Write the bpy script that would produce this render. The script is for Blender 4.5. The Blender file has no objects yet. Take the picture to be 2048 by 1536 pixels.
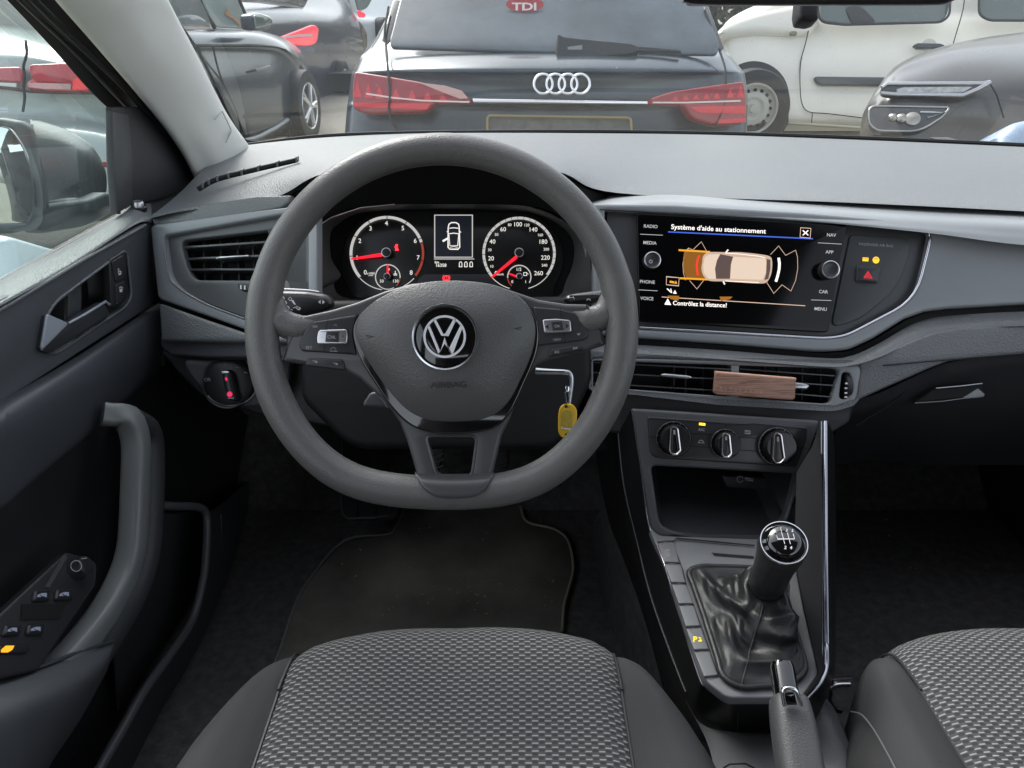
import bpy, bmesh, math, random
from mathutils import Vector, Matrix, noise
random.seed(7)
SC=bpy.context.scene; COL=SC.collection
R=math.radians; PI=math.pi
F=1536.0; PITCH=R(26); H=1.15
cp,sp=math.cos(PITCH),math.sin(PITCH)
CAM=Vector((0,0,H)); FW=Vector((0,cp,-sp)); UP=Vector((0,sp,cp)); RT=Vector((1,0,0))
def ray(px,py): return FW+RT*((px-1024)/F)+UP*((768-py)/F)
def PD(px,py,D): return CAM+ray(px,py)*D
def PX(px,py,X):
    r=ray(px,py); return CAM+r*(X/r.x)
def PZ(px,py,Z):
    r=ray(px,py); return CAM+r*((Z-H)/r.z)
def PY(px,py,Y):
    r=ray(px,py); return CAM+r*(Y/r.y)
def S(ox,oy,s): return lambda *p: [(ox+a[0]*s,oy+a[1]*s)+tuple(a[2:]) for a in p]
Z1=S(0,0,.3418);Z2=S(650,0,.3418);Z3=S(1348,0,.3418);Z4=S(0,400,.3418);Z5=S(550,380,.3418);Z6=S(1200,380,.3418)
B1=S(0,900,.414);B2=S(500,800,.3906);B3=S(1200,780,.3418);B4=S(1200,1050,.3164);B6=S(1600,1150,.2513);B7=S(680,410,.2197);B8=S(1270,420,.21)
E1=S(1420,730,.1465);E3=S(1100,720,.1107);E4=S(1650,600,.1953);E5=S(370,700,.1221);E6=S(560,560,.1302);E7=S(1490,1030,.0781);E8=S(400,0,.1855);E2=S(0,0,.127)
PP=S(0,0,1)
class Plane:
    def __init__(s,o,n):
        s.o=Vector(o); s.n=Vector(n).normalized()
        if (CAM-s.o).dot(s.n)<0: s.n=-s.n
        u=RT-s.n*RT.dot(s.n)
        if u.length<.3: u=Vector((0,1,0))-s.n*s.n.y
        s.u=u.normalized(); s.v=s.n.cross(s.u)
    def at(s,px,py,off=0):
        r=ray(px,py); o=s.o+s.n*off
        return CAM+r*((o-CAM).dot(s.n)/r.dot(s.n))
def PLD(D): return Plane(CAM+FW*D,-FW)
def PL3(a,b,c): return Plane(a,(b-a).cross(c-a))
# ---------- materials
MATS={}
def mat(name,col,rough=.5,metal=0,grain=0,gscale=.0016,emis=0,coat=0,spec=.5,var=0,vscale=8,kind='vor',dirt=None,emc=None):
    if name in MATS: return MATS[name]
    m=bpy.data.materials.new(name); m.use_nodes=True; nt=m.node_tree; N=nt.nodes; L=nt.links
    b=N['Principled BSDF']; c=(*col,1)
    b.inputs['Base Color'].default_value=c; b.inputs['Roughness'].default_value=rough
    b.inputs['Metallic'].default_value=metal; b.inputs['Coat Weight'].default_value=coat
    b.inputs['Coat Roughness'].default_value=.05
    b.inputs['Specular IOR Level'].default_value=spec
    if emis: b.inputs['Emission Color'].default_value=(*(emc or col),1); b.inputs['Emission Strength'].default_value=emis
    if grain or var or dirt:
        tc=N.new('ShaderNodeTexCoord')
    if grain:
        if kind=='vor':
            t=N.new('ShaderNodeTexVoronoi'); t.inputs['Scale'].default_value=1/gscale; t.feature='SMOOTH_F1'; t.inputs['Smoothness'].default_value=.6; out=t.outputs['Distance']
        else:
            t=N.new('ShaderNodeTexNoise'); t.inputs['Scale'].default_value=1/gscale; t.inputs['Detail'].default_value=3; out=t.outputs['Fac']
        L.new(tc.outputs['Object'],t.inputs['Vector'])
        bp=N.new('ShaderNodeBump'); bp.inputs['Strength'].default_value=1; bp.inputs['Distance'].default_value=grain
        L.new(out,bp.inputs['Height']); L.new(bp.outputs['Normal'],b.inputs['Normal'])
    if var:
        t=N.new('ShaderNodeTexNoise'); t.inputs['Scale'].default_value=vscale; t.inputs['Detail'].default_value=6; t.inputs['Roughness'].default_value=.65
        L.new(tc.outputs['Object'],t.inputs['Vector'])
        mr=N.new('ShaderNodeMapRange'); mr.inputs['From Min'].default_value=.3; mr.inputs['From Max'].default_value=.7
        mr.inputs['To Min'].default_value=1-var; mr.inputs['To Max'].default_value=1+var
        L.new(t.outputs['Fac'],mr.inputs['Value'])
        mx=N.new('ShaderNodeMix'); mx.data_type='RGBA'; mx.blend_type='MULTIPLY'; mx.inputs[0].default_value=1
        mx.inputs[6].default_value=c; L.new(mr.outputs['Result'],mx.inputs[7]); L.new(mx.outputs[2],b.inputs['Base Color'])
        ad=N.new('ShaderNodeMath'); ad.operation='MULTIPLY'; ad.inputs[1].default_value=rough; L.new(mr.outputs['Result'],ad.inputs[0]); L.new(ad.outputs[0],b.inputs['Roughness'])
    if dirt:  # dust specks: (colour, scale, threshold)
        t=N.new('ShaderNodeTexNoise'); t.inputs['Scale'].default_value=dirt[1]; t.inputs['Detail'].default_value=4
        L.new(tc.outputs['Object'],t.inputs['Vector'])
        r=N.new('ShaderNodeValToRGB'); r.color_ramp.elements[0].position=dirt[2]; r.color_ramp.elements[1].position=dirt[3]
        L.new(t.outputs['Fac'],r.inputs[0])
        mx=N.new('ShaderNodeMix'); mx.data_type='RGBA'; L.new(r.outputs[0],mx.inputs[0]); mx.inputs[7].default_value=(*dirt[0],1)
        src=b.inputs['Base Color'].links[0].from_socket if b.inputs['Base Color'].links else None
        if src: L.new(src,mx.inputs[6])
        else: mx.inputs[6].default_value=c
        L.new(mx.outputs[2],b.inputs['Base Color'])
    MATS[name]=m; return m
def glow(name,col,st): return mat(name,tuple(c*.12 for c in col),.4,emis=st*.42,emc=col)
# ---------- objects
def thing(name,label,cat,loc,group=None):
    o=bpy.data.objects.new(name,None); COL.objects.link(o); o.location=loc; o.empty_display_size=.05
    o['label']=label; o['category']=cat
    if group:o['group']=group
    return o
OFF={}
def worldloc(o):
    v=Vector((0,0,0))
    while o: v=v+o.location; o=o.parent
    return v
def finish(me,name,m,parent,ang=38,label=None):
    me.name=name
    if m: me.materials.clear(); me.materials.append(m)
    for p in me.polygons: p.use_smooth=True
    me.set_sharp_from_angle(angle=R(ang))
    o=bpy.data.objects.new(name,me); COL.objects.link(o)
    if parent:
        o.parent=parent; 
        if parent.type=='EMPTY': o.matrix_parent_inverse=Matrix.Translation(-worldloc(parent))
    if label:o['label']=label
    return o
def obj(name,bm,m,parent,ang=38,label=None):
    bmesh.ops.remove_doubles(bm,verts=bm.verts,dist=1e-6)
    bmesh.ops.recalc_face_normals(bm,faces=bm.faces)
    me=bpy.data.meshes.new(name); bm.to_mesh(me); bm.free()
    return finish(me,name,m,parent,ang,label)
def tag(o,label=None,cat=None,group=None,kind=None):
    if label:o['label']=label
    if cat:o['category']=cat
    if group:o['group']=group
    if kind:o['kind']=kind
    return o
def fillet(pts,r=0,n=5):
    out=[]; N=len(pts)
    for i in range(N):
        p=Vector(pts[i][:2]); a=Vector(pts[i-1][:2]); c=Vector(pts[(i+1)%N][:2])
        rr=pts[i][2] if len(pts[i])>2 else r
        if rr<=0: out.append(tuple(p)); continue
        d1=(a-p); d2=(c-p); l=min(rr,d1.length*.48,d2.length*.48)
        A=p+d1.normalized()*l; B=p+d2.normalized()*l
        for k in range(n+1):
            t=k/n; out.append(tuple(A*(1-t)**2+p*2*t*(1-t)+B*t*t))
    return out
def cr(pts,n=6,closed=False):
    P=[Vector(p) for p in pts]; N=len(P); out=[]
    if N<3 and not closed:
        return [P[0].lerp(P[1],k/n) for k in range(n+1)]
    def g(i):
        if closed:return P[i%N]
        if i<0:return P[0]*2-P[1]
        if i>=N:return P[-1]*2-P[-2]
        return P[i]
    for i in range(N if closed else N-1):
        a,b,c,d=g(i-1),g(i),g(i+1),g(i+2)
        for k in range(n):
            t=k/n
            out.append(.5*((2*b)+(c-a)*t+(2*a-5*b+4*c-d)*t*t+(3*b-3*c+d-a)*t**3))
    if not closed: out.append(P[-1])
    return out
def crp(pts,n=6,closed=True): return [tuple(p) for p in cr([Vector((p[0],p[1])) for p in pts],n,closed)]
def plate_mesh(rings,pl,thick,bev=.001,off=0,res=2):
    cu=bpy.data.curves.new('c','CURVE'); cu.dimensions='2D'; cu.fill_mode='BOTH'
    bev=min(bev,thick/2); cu.extrude=max(0,thick/2-bev); cu.bevel_depth=bev; cu.bevel_resolution=res; cu.offset=-bev
    o=pl.o+pl.n*off
    for ring in rings:
        P=[pl.at(p[0],p[1],off)-o for p in ring]
        s=cu.splines.new('POLY'); s.points.add(len(P)-1); s.use_cyclic_u=True
        for i,p in enumerate(P): s.points[i].co=(p.dot(pl.u),p.dot(pl.v),0,1)
    ob=bpy.data.objects.new('c',cu); me=bpy.data.meshes.new_from_object(ob)
    bpy.data.objects.remove(ob); bpy.data.curves.remove(cu)
    M=Matrix.Translation(o-pl.n*thick/2)@Matrix(((pl.u.x,pl.v.x,pl.n.x,0),(pl.u.y,pl.v.y,pl.n.y,0),(pl.u.z,pl.v.z,pl.n.z,0),(0,0,0,1)))
    me.transform(M)
    return me
def plate(name,ring,pl,thick,bev,m,parent,off=0,holes=(),r=0,label=None,ang=38):
    rings=[fillet(ring,r)]+[fillet(h,r) for h in holes]
    me=plate_mesh(rings,pl,thick,bev,off)
    bm=bmesh.new(); bm.from_mesh(me); bpy.data.meshes.remove(me)
    bmesh.ops.remove_doubles(bm,verts=bm.verts,dist=1e-6)
    me=bpy.data.meshes.new(name); bm.to_mesh(me); bm.free()
    return finish(me,name,m,parent,ang,label)
def grid_bm(G,closed_u=False,bm=None,back=None):
    bm=bm or bmesh.new()
    def lay(G):
        return [[bm.verts.new(p) for p in row] for row in G]
    V=lay(G); nu=len(G[0]); nv=len(G)
    def quads(V,flip=False):
        for j in range(nv-1):
            for i in range(nu if closed_u else nu-1):
                k=(i+1)%nu; q=[V[j][i],V[j][k],V[j+1][k],V[j+1][i]]
                try: bm.faces.new(q[::-1] if flip else q)
                except: pass
    quads(V)
    if back is not None:
        W=lay([[p+back for p in row] for row in G]); quads(W,True)
        def strip(a,b):
            for i in range(len(a)-1): bm.faces.new([a[i],a[i+1],b[i+1],b[i]])
        strip(V[0],W[0]); strip(V[-1],W[-1])
        if not closed_u: strip([r[0] for r in V],[r[0] for r in W]); strip([r[-1] for r in V],[r[-1] for r in W])
    return bm
def loft(name,rows,m,parent,nu=6,nv=6,back=None,closed=False,ang=45,lin_v=False,label=None,sub=None):
    rr=[cr(r,nu,closed) for r in rows]
    cols=[]
    for i in range(len(rr[0])):
        c=[r[i] for r in rr]
        if lin_v or len(c)<3: cols.append([c[0].lerp(c[1],0)] if 0 else sum([[c[k].lerp(c[k+1],t/nv) for t in range(nv)] for k in range(len(c)-1)],[])+[c[-1]])
        else: cols.append(cr(c,nv))
    G=[[cols[i][j] for i in range(len(cols))] for j in range(len(cols[0]))]
    if back is not None and not isinstance(back,Vector): back=-CAM.normalized()*0+(sum((p for r in rows for p in r),Vector())/sum(len(r) for r in rows)-CAM).normalized()*back
    return obj(name,grid_bm(G,closed,back=back),m,parent,ang,label)
def resamp(pts,N):
    P=[Vector(p) for p in pts]; L=[0]
    for i in range(len(P)): L.append(L[-1]+(P[(i+1)%len(P)]-P[i]).length)
    out=[];T=L[-1];j=0
    for k in range(N):
        t=T*k/N
        while L[j+1]<t: j+=1
        f=(t-L[j])/max(1e-9,L[j+1]-L[j]); out.append(P[j].lerp(P[(j+1)%len(P)],f))
    return out
def pillow(name,ring,pl,h,m,parent,off=0,p=2.4,n=9,wall=.004,N=72,label=None,flat=.0,ctr=None):
    q=resamp([Vector(a) for a in fillet(ring,0)],N)
    c=Vector(ctr) if ctr else sum(q,Vector((0,0)))/N
    bm=bmesh.new(); rows=[]
    rows.append([pl.at(a.x,a.y,off-wall) for a in q])
    for k in range(n):
        a0=(k/n)**1.0; s=1-a0*(1-.02) if 1 else 0
        s=math.cos(a0*PI/2) if k<n else 0
        hh=h*(1-s**p)
        rows.append([pl.at(*(c.lerp(a,s)),off)+pl.n*hh for a in q])
    bm=grid_bm(rows,True,bm)
    bm.verts.ensure_lookup_table()
    cv=bm.verts.new(pl.at(c.x,c.y,off)+pl.n*h); last=bm.verts[n*N:(n+1)*N]
    for i in range(N): bm.faces.new([last[i],last[(i+1)%N],cv])
    return obj(name,bm,m,parent,50,label)
def frame_of(ax):
    ax=ax.normalized(); a=Vector((0,0,1)) if abs(ax.z)<.9 else Vector((1,0,0))
    u=a.cross(ax).normalized(); return u,ax.cross(u)
def lathe_bm(c,ax,prof,seg=40,bm=None,jag=None):
    u,v=frame_of(ax); ax=ax.normalized(); bm=bm or bmesh.new(); rows=[]
    for r,h in prof:
        row=[]
        for i in range(seg):
            a=2*PI*i/seg; q=r*(1 if not jag else 1-jag*(i%2)); row.append(c+ax*h+(u*math.cos(a)+v*math.sin(a))*q)
        rows.append(row)
    bm=grid_bm(rows,True,bm)
    return bm
def lathe(name,c,ax,prof,m,parent,seg=40,label=None,ang=38,jag=None):
    return obj(name,lathe_bm(c,ax,[(max(r,1e-5),h) for r,h in prof],seg,jag=jag),m,parent,ang,label)
def tube_bm(path,r,seg=8,closed=False,flat=1,nrm=None,bm=None,cap=True,sq=1.0):
    def pw(x): return math.copysign(abs(x)**sq,x)
    bm=bm or bmesh.new(); P=[Vector(p) for p in path]; N=len(P)
    rs=r if isinstance(r,(list,tuple)) else [r]*N
    rows=[]; pu=None
    for i in range(N):
        a=P[i-1] if (closed or i>0) else P[i]; b=P[(i+1)%N] if (closed or i<N-1) else P[i]
        t=(b-a).normalized()
        if nrm is not None: u=nrm-t*nrm.dot(t); u.normalize()
        elif pu is None: u,_=frame_of(t)
        else: u=(pu-t*pu.dot(t)).normalized()
        pu=u; v=t.cross(u)
        rows.append([P[i]+(u*pw(math.cos(2*PI*k/seg))*flat+v*pw(math.sin(2*PI*k/seg)))*rs[i] for k in range(seg)])
    if closed: rows.append(rows[0])
    bm2=grid_bm(rows,True,bm)
    if cap and not closed:
        for row in (rows[0],rows[-1]):
            vs=[bm.verts.new(p) for p in row]; bm.faces.new(vs)
    return bm2
def tube(name,path,r,m,parent,seg=10,closed=False,flat=1,nrm=None,label=None,sq=1.0):
    return obj(name,tube_bm(path,r,seg,closed,flat,nrm,sq=sq),m,parent,50,label)
def pt(pl,pts,off=0,n=0,closed=False):
    q=[Vector(p[:2]) for p in pts]
    if n: q=cr(q,n,closed)
    return [pl.at(a[0],a[1],off) for a in q]
def boxw(name,a,b,m,parent,bev=.003,label=None):
    bm=bmesh.new(); bmesh.ops.create_cube(bm,size=1)
    for v in bm.verts: v.co=Vector([ (a[i]+b[i])/2+v.co[i]*abs(b[i]-a[i]) for i in range(3)])
    if bev: bmesh.ops.bevel(bm,geom=bm.edges[:],offset=bev,segments=2,affect='EDGES')
    return obj(name,bm,m,parent,38,label)
class Gfx:
    """printed or lit marks collected on one plane"""
    def __init__(s,pl,off=.0006,T=PP): s.pl=pl;s.off=off;s.T=T;s.bm=bmesh.new()
    def poly(s,*pts):
        vs=[s.bm.verts.new(s.pl.at(p[0],p[1],s.off)) for p in s.T(*pts)]
        try: s.bm.faces.new(vs)
        except: pass
        return s
    def line(s,pts,w,closed=False):
        q=[Vector(p[:2]) for p in s.T(*pts)]; sc=(Vector(s.T((1,0))[0][:2])-Vector(s.T((0,0))[0][:2])).length; w=w*sc/2
        N=len(q); L=[];Rr=[]
        for i in range(N):
            a=q[i-1] if (closed or i>0) else q[i]; b=q[(i+1)%N] if (closed or i<N-1) else q[i]
            t=(b-a).normalized(); nn=Vector((-t.y,t.x))
            if (closed or 0<i<N-1):
                t1=(q[i]-a).normalized(); k=max(.4,abs(Vector((-t1.y,t1.x)).dot(nn))); ww=w/k
            else: ww=w
            L.append(q[i]+nn*ww); Rr.append(q[i]-nn*ww)
        VL=[s.bm.verts.new(s.pl.at(p.x,p.y,s.off)) for p in L]; VR=[s.bm.verts.new(s.pl.at(p.x,p.y,s.off)) for p in Rr]
        for i in range(N if closed else N-1):
            k=(i+1)%N; s.bm.faces.new([VL[i],VL[k],VR[k],VR[i]])
        return s
    def arc(s,c,r,w,a0=0,a1=360,n=48,ry=None):
        ry=ry or r; pts=[(c[0]+r*math.cos(R(a0+(a1-a0)*k/n)),c[1]-ry*math.sin(R(a0+(a1-a0)*k/n))) for k in range(n+1)]
        full=abs(a1-a0)>=360
        return s.line(pts[:-1] if full else pts,w,full)
    def disc(s,c,r,n=24,ry=None):
        ry=ry or r; return s.poly(*[(c[0]+r*math.cos(2*PI*k/n),c[1]+ry*math.sin(2*PI*k/n)) for k in range(n)])
    def text(s,t,x,y,h,ang=0,al='C',bold=.0,sx=1):
        cu=bpy.data.curves.new('t','FONT'); cu.body=t; cu.offset=bold; cu.resolution_u=3
        ob=bpy.data.objects.new('t',cu); me=bpy.data.meshes.new_from_object(ob); bpy.data.objects.remove(ob); bpy.data.curves.remove(cu)
        if not me.vertices: return s
        x0=min(v.co.x for v in me.vertices); x1=max(v.co.x for v in me.vertices); k=h/.69
        ox={'C':(x0+x1)/2,'L':x0,'R':x1}[al]; ca,sa=math.cos(R(ang)),math.sin(R(ang)); vs=[]
        for v in me.vertices:
            a=(v.co.x-ox)*k*sx; b=-(v.co.y)*k+h/2
            p=s.T((x+a*ca-b*sa,y+a*sa+b*ca))[0]; vs.append(s.bm.verts.new(s.pl.at(p[0],p[1],s.off)))
        for p in me.polygons:
            try: s.bm.faces.new([vs[i] for i in p.vertices])
            except: pass
        bpy.data.meshes.remove(me); return s
    def build(s,name,m,parent,label=None):
        me=bpy.data.meshes.new(name)
        for f in s.bm.faces:
            f.normal_update()
            if f.normal.dot(s.pl.n)<0: f.normal_flip()
        s.bm.to_mesh(me); s.bm.free(); return finish(me,name,m,parent,38,label)
# ================= materials
soft=mat('soft_dash_plastic',(.135,.141,.148),.38,grain=.0006,gscale=.0021,var=.10,vscale=4,dirt=((.3,.3,.3),420,.735,.76))  # base grey lifted above the plastic's own to hold sky sheen
trim=mat('grey_trim_plastic',(.235,.248,.26),.34,grain=.00004,gscale=.0009,kind='noise',var=.05,vscale=6)  # base grey lifted and blued to hold light reflected from the side
dark=mat('black_plastic',(.027,.027,.03),.5,grain=.00006,gscale=.0012,var=.1)
dgrain=mat('charcoal_grained_plastic',(.062,.065,.072),.5,grain=.00014,gscale=.0014,var=.08)
satin=mat('satin_black_plastic',(.03,.03,.032),.3,grain=.00002,gscale=.001,kind='noise',var=.08)
gloss=mat('piano_black',(.004,.004,.005),.06,coat=1)
void=mat('deep_black',(.004,.004,.004),.8)
leather=mat('wheel_rim_leather',(.125,.124,.121),.34,grain=.00028,gscale=.0013,var=.06)
padm=mat('airbag_cover_plastic',(.095,.095,.096),.38,grain=.0003,gscale=.0017,var=.05)
bootm=mat('gaiter_leather',(.017,.017,.018),.42,grain=.00022,gscale=.0014,var=.1)
chrome=mat('satin_chrome',(.75,.75,.78),.16,1)
alu=mat('brushed_aluminium',(.6,.6,.62),.3,1)
pillarm=mat('cream_pillar_trim',(.72,.72,.68),.7,grain=.00006,gscale=.001,kind='noise',var=.03)
rubber=mat('black_rubber',(.012,.012,.013),.6,grain=.00005,gscale=.002,kind='noise')
carpet=mat('black_carpet',(.12,.115,.112),.95,grain=.0008,gscale=.002,kind='noise',var=.35,vscale=60,spec=.1)
matm=mat('dusty_floor_mat',(.17,.16,.138),.95,grain=.0006,gscale=.0016,kind='noise',var=.3,vscale=9,spec=.1,dirt=((.35,.33,.25),320,.735,.76))
clothside=mat('plain_seat_cloth',(.045,.045,.047),.85,grain=.0002,gscale=.0008,kind='noise',var=.06,vscale=12,spec=.25)
white=mat('white_print',(.75,.75,.75),.5)
dimwhite=mat('grey_print',(.35,.35,.36),.5)
lit=glow('lit_white_dial_print',(.85,.82,.76),1.0)
litg=glow('lit_grey_ring',(.55,.54,.52),.85)
red=glow('lit_red',(1,.01,.03),1.3)
amber=glow('lit_amber',(1,.55,.03),1.2)
def fabric():
    m=bpy.data.materials.new('patterned_seat_cloth'); m.use_nodes=True; nt=m.node_tree;N=nt.nodes;L=nt.links;b=N['Principled BSDF']
    tc=N.new('ShaderNodeUVMap'); sx=N.new('ShaderNodeSeparateXYZ'); L.new(tc.outputs[0],sx.inputs[0])
    def M(op,a,b2=None,c=None):
        n=N.new('ShaderNodeMath'); n.operation=op
        for i,x in enumerate((a,b2,c)):
            if x is None: continue
            if isinstance(x,(int,float)): n.inputs[i].default_value=x
            else: L.new(x,n.inputs[i])
        return n.outputs[0]
    nz=N.new('ShaderNodeTexNoise'); nz.inputs['Scale'].default_value=900; L.new(tc.outputs[0],nz.inputs['Vector'])
    j=M('MULTIPLY',M('SUBTRACT',nz.outputs['Fac'],.5),.12)
    v=M('ADD',M('DIVIDE',sx.outputs[1],.0037),j); row=M('FLOOR',v); par=M('MODULO',M('ABSOLUTE',row),2)
    u=M('ADD',M('ADD',M('DIVIDE',sx.outputs[0],.0109),M('MULTIPLY',par,.5)),j)
    fu=M('FRACT',u); fv=M('FRACT',v)
    # light dash with rounded ends
    du=M('ABSOLUTE',M('SUBTRACT',fu,.5)); dv=M('ABSOLUTE',M('SUBTRACT',fv,.28))
    dash=M('MULTIPLY',M('SMOOTH_MIN',M('MULTIPLY',M('SUBTRACT',.28,du),14),M('MULTIPLY',M('SUBTRACT',.23,dv),10),.2),1)
    dash=M('MINIMUM',M('MAXIMUM',dash,0),1)
    # dark lozenge beside it
    fu2=M('FRACT',M('ADD',u,.5)); e=M('ADD',M('POWER',M('MULTIPLY',M('SUBTRACT',fu2,.5),3.4),2),M('POWER',M('MULTIPLY',M('SUBTRACT',fv,.45),2.2),2))
    loz=M('MINIMUM',M('MAXIMUM',M('MULTIPLY',M('SUBTRACT',1,e),1.6),0),1)
    def mix(f,a,c):
        x=N.new('ShaderNodeMix'); x.data_type='RGBA'; L.new(f,x.inputs[0])
        for i,q in ((6,a),(7,c)):
            if isinstance(q,tuple): x.inputs[i].default_value=q
            else: L.new(q,x.inputs[i])
        return x.outputs[2]
    c=mix(loz,(.068,.068,.07,1),(.038,.038,.041,1)); c=mix(dash,c,(.30,.30,.30,1))
    L.new(c,b.inputs['Base Color']); b.inputs['Roughness'].default_value=.85; b.inputs['Specular IOR Level'].default_value=.25
    bp=N.new('ShaderNodeBump'); bp.inputs['Distance'].default_value=.0005; h=M('SUBTRACT',dash,M('MULTIPLY',loz,.6)); h=M('ADD',h,M('MULTIPLY',nz.outputs['Fac'],.5)); L.new(h,bp.inputs['Height']); L.new(bp.outputs[0],b.inputs['Normal'])
    return m
def heelmarks():
    nt=matm.node_tree;N=nt.nodes;L=nt.links;b=N['Principled BSDF'];src=b.inputs['Base Color'].links[0].from_socket
    tc=N.new('ShaderNodeTexCoord')
    for q in (PZ(815,1150,.31),PZ(1020,1125,.31)):
        d=N.new('ShaderNodeVectorMath');d.operation='DISTANCE';d.inputs[1].default_value=q;L.new(tc.outputs['Object'],d.inputs[0])
        nz=N.new('ShaderNodeTexNoise');nz.inputs['Scale'].default_value=14;L.new(tc.outputs['Object'],nz.inputs['Vector'])
        a=N.new('ShaderNodeMath');a.operation='MULTIPLY_ADD';L.new(nz.outputs['Fac'],a.inputs[0]);a.inputs[1].default_value=.12;L.new(d.outputs['Value'],a.inputs[2])
        r=N.new('ShaderNodeMapRange');r.interpolation_type='SMOOTHSTEP';r.inputs['From Min'].default_value=.05;r.inputs['From Max'].default_value=.19;r.inputs['To Min'].default_value=.45;r.inputs['To Max'].default_value=0;L.new(a.outputs[0],r.inputs['Value'])
        m=N.new('ShaderNodeMix');m.data_type='RGBA';L.new(r.outputs[0],m.inputs[0]);L.new(src,m.inputs[6]);m.inputs[7].default_value=(.55,.51,.42,1);src=m.outputs[2]
    L.new(src,b.inputs['Base Color'])
heelmarks()
fabm=fabric()
def pane_mat(name,tint=(1,1,1),gl=.08,dust_veil=.03,dcol=(.8,.84,.88)):
    m=bpy.data.materials.new(name); m.use_nodes=True; nt=m.node_tree;N=nt.nodes;L=nt.links
    for n in list(N): 
        if n.type=='BSDF_PRINCIPLED': N.remove(n)
    out=N['Material Output']; tr=N.new('ShaderNodeBsdfTransparent'); tr.inputs[0].default_value=(*tint,1)
    g=N.new('ShaderNodeBsdfGlossy'); g.inputs['Roughness'].default_value=.02
    d=N.new('ShaderNodeBsdfDiffuse'); d.inputs[0].default_value=(*dcol,1)
    lw=N.new('ShaderNodeLayerWeight'); lw.inputs[0].default_value=.5; pw=N.new('ShaderNodeMath'); pw.operation='POWER'; L.new(lw.outputs['Facing'],pw.inputs[0]); pw.inputs[1].default_value=4.5; fr=N.new('ShaderNodeMath'); fr.operation='MULTIPLY_ADD'; L.new(pw.outputs[0],fr.inputs[0]); fr.inputs[1].default_value=1.0; fr.inputs[2].default_value=gl*.7
    a=N.new('ShaderNodeMixShader'); L.new(fr.outputs[0],a.inputs[0]); L.new(tr.outputs[0],a.inputs[1]); L.new(g.outputs[0],a.inputs[2])
    tc=N.new('ShaderNodeTexCoord'); nz=N.new('ShaderNodeTexNoise'); nz.inputs['Scale'].default_value=260; nz.inputs['Detail'].default_value=3; L.new(tc.outputs['Object'],nz.inputs['Vector'])
    n2=N.new('ShaderNodeTexNoise'); n2.inputs['Scale'].default_value=5; n2.inputs['Detail'].default_value=5; L.new(tc.outputs['Object'],n2.inputs['Vector'])
    rp=N.new('ShaderNodeMapRange'); rp.inputs['From Min'].default_value=.68; rp.inputs['From Max'].default_value=.75; rp.inputs['To Min'].default_value=0; rp.inputs['To Max'].default_value=.22; L.new(nz.outputs['Fac'],rp.inputs['Value'])
    r2=N.new('ShaderNodeMapRange'); r2.inputs['From Min'].default_value=.3; r2.inputs['From Max'].default_value=.7; r2.inputs['To Min'].default_value=dust_veil*.6; r2.inputs['To Max'].default_value=dust_veil*1.6; L.new(n2.outputs['Fac'],r2.inputs['Value'])  # even veil: dust plus haze of reflections, mixed in as pale diffuse
    ad=N.new('ShaderNodeMath'); ad.operation='ADD'; L.new(rp.outputs[0],ad.inputs[0]); L.new(r2.outputs[0],ad.inputs[1])
    b=N.new('ShaderNodeMixShader'); L.new(ad.outputs[0],b.inputs[0]); L.new(a.outputs[0],b.inputs[1]); L.new(d.outputs[0],b.inputs[2])
    L.new(b.outputs[0],out.inputs['Surface']); return m
def ringpx(cx,cy,r,n=40,ry=None): ry=ry or r; return [(cx+r*math.cos(2*PI*k/n),cy+ry*math.sin(2*PI*k/n)) for k in range(n)]
# ================= steering wheel
WP=PLD(.72)
sw=thing('steering_wheel','dark grey flat-bottomed steering wheel with round emblem in front of the lit dials','steering wheel',PD(886,675,.72))
c0=(884,657); path=[];rad=[]
NP=128
for k in range(NP):
    a=2*PI*k/NP; dx,dy=math.sin(a),-math.cos(a)
    r=360.0
    if dy>0:  # flattened bottom, slightly turned
        lim=337/max(.01,dy*.998+dx*-.02)
        r=(r**-14+lim**-14)**(-1/14)
    path.append(WP.at(c0[0]+dx*r*1.0,c0[1]+dy*r*.997))
    t=31.3+2.6*max(0,dy)**2+1.8*math.exp(-((abs(dx)-.95)/.12)**2*1.0)*(1 if dy>-.25 else .0)
    rad.append(t*.72/F)
tube('rim',path,rad,leather,sw,seg=28,closed=True,flat=1.05,nrm=WP.n)
# thumb grips where arms meet the rim
for pts,w in (([(548,600),(560,640),(600,655),(655,640)],(.009,.0135,.0125,.006)),([(1222,590),(1208,630),(1170,640),(1120,622)],(.009,.0135,.0125,.006))):
    q=cr([WP.at(a,b,-.004) for a,b in pts],8); n=len(q)
    rr=[w[min(3,int(i/(n-1)*3))]*(1-(i/(n-1)*3)%1)+w[min(3,int(i/(n-1)*3)+1)]*((i/(n-1)*3)%1) for i in range(n)]
    tube('spoke_grip',q,rr,leather,sw,seg=16)
spoke=Z5((60,735),(160,738),(330,700),(480,655),(640,590),(800,545),(1060,525),(1250,545),(1380,585),(1540,640),(1700,665),(1830,668),(1900,760),(1935,905),(1820,945),(1620,985),(1535,1020),(1480,1080),(1420,1210))+ \
      B2((1330,100),(1290,180),(1262,300),(1240,390),(1215,455),(1165,493),(1060,508),(945,500),(893,470),(862,420),(835,320),(800,205),(765,115),(700,20))+Z5((500,1110),(410,1060),(170,1022),(38,1003),(60,900))
spm=mat('satin_spoke_plastic',(.07,.07,.073),.3,grain=.00002,gscale=.0008,kind='noise',var=.05)
plate('spoke_frame',spoke,WP,.018,.004,spm,sw,off=.004,holes=[B2((905,190,14),(1155,190,14),(1131,392,16),(958,392,16))],r=4)
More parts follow.
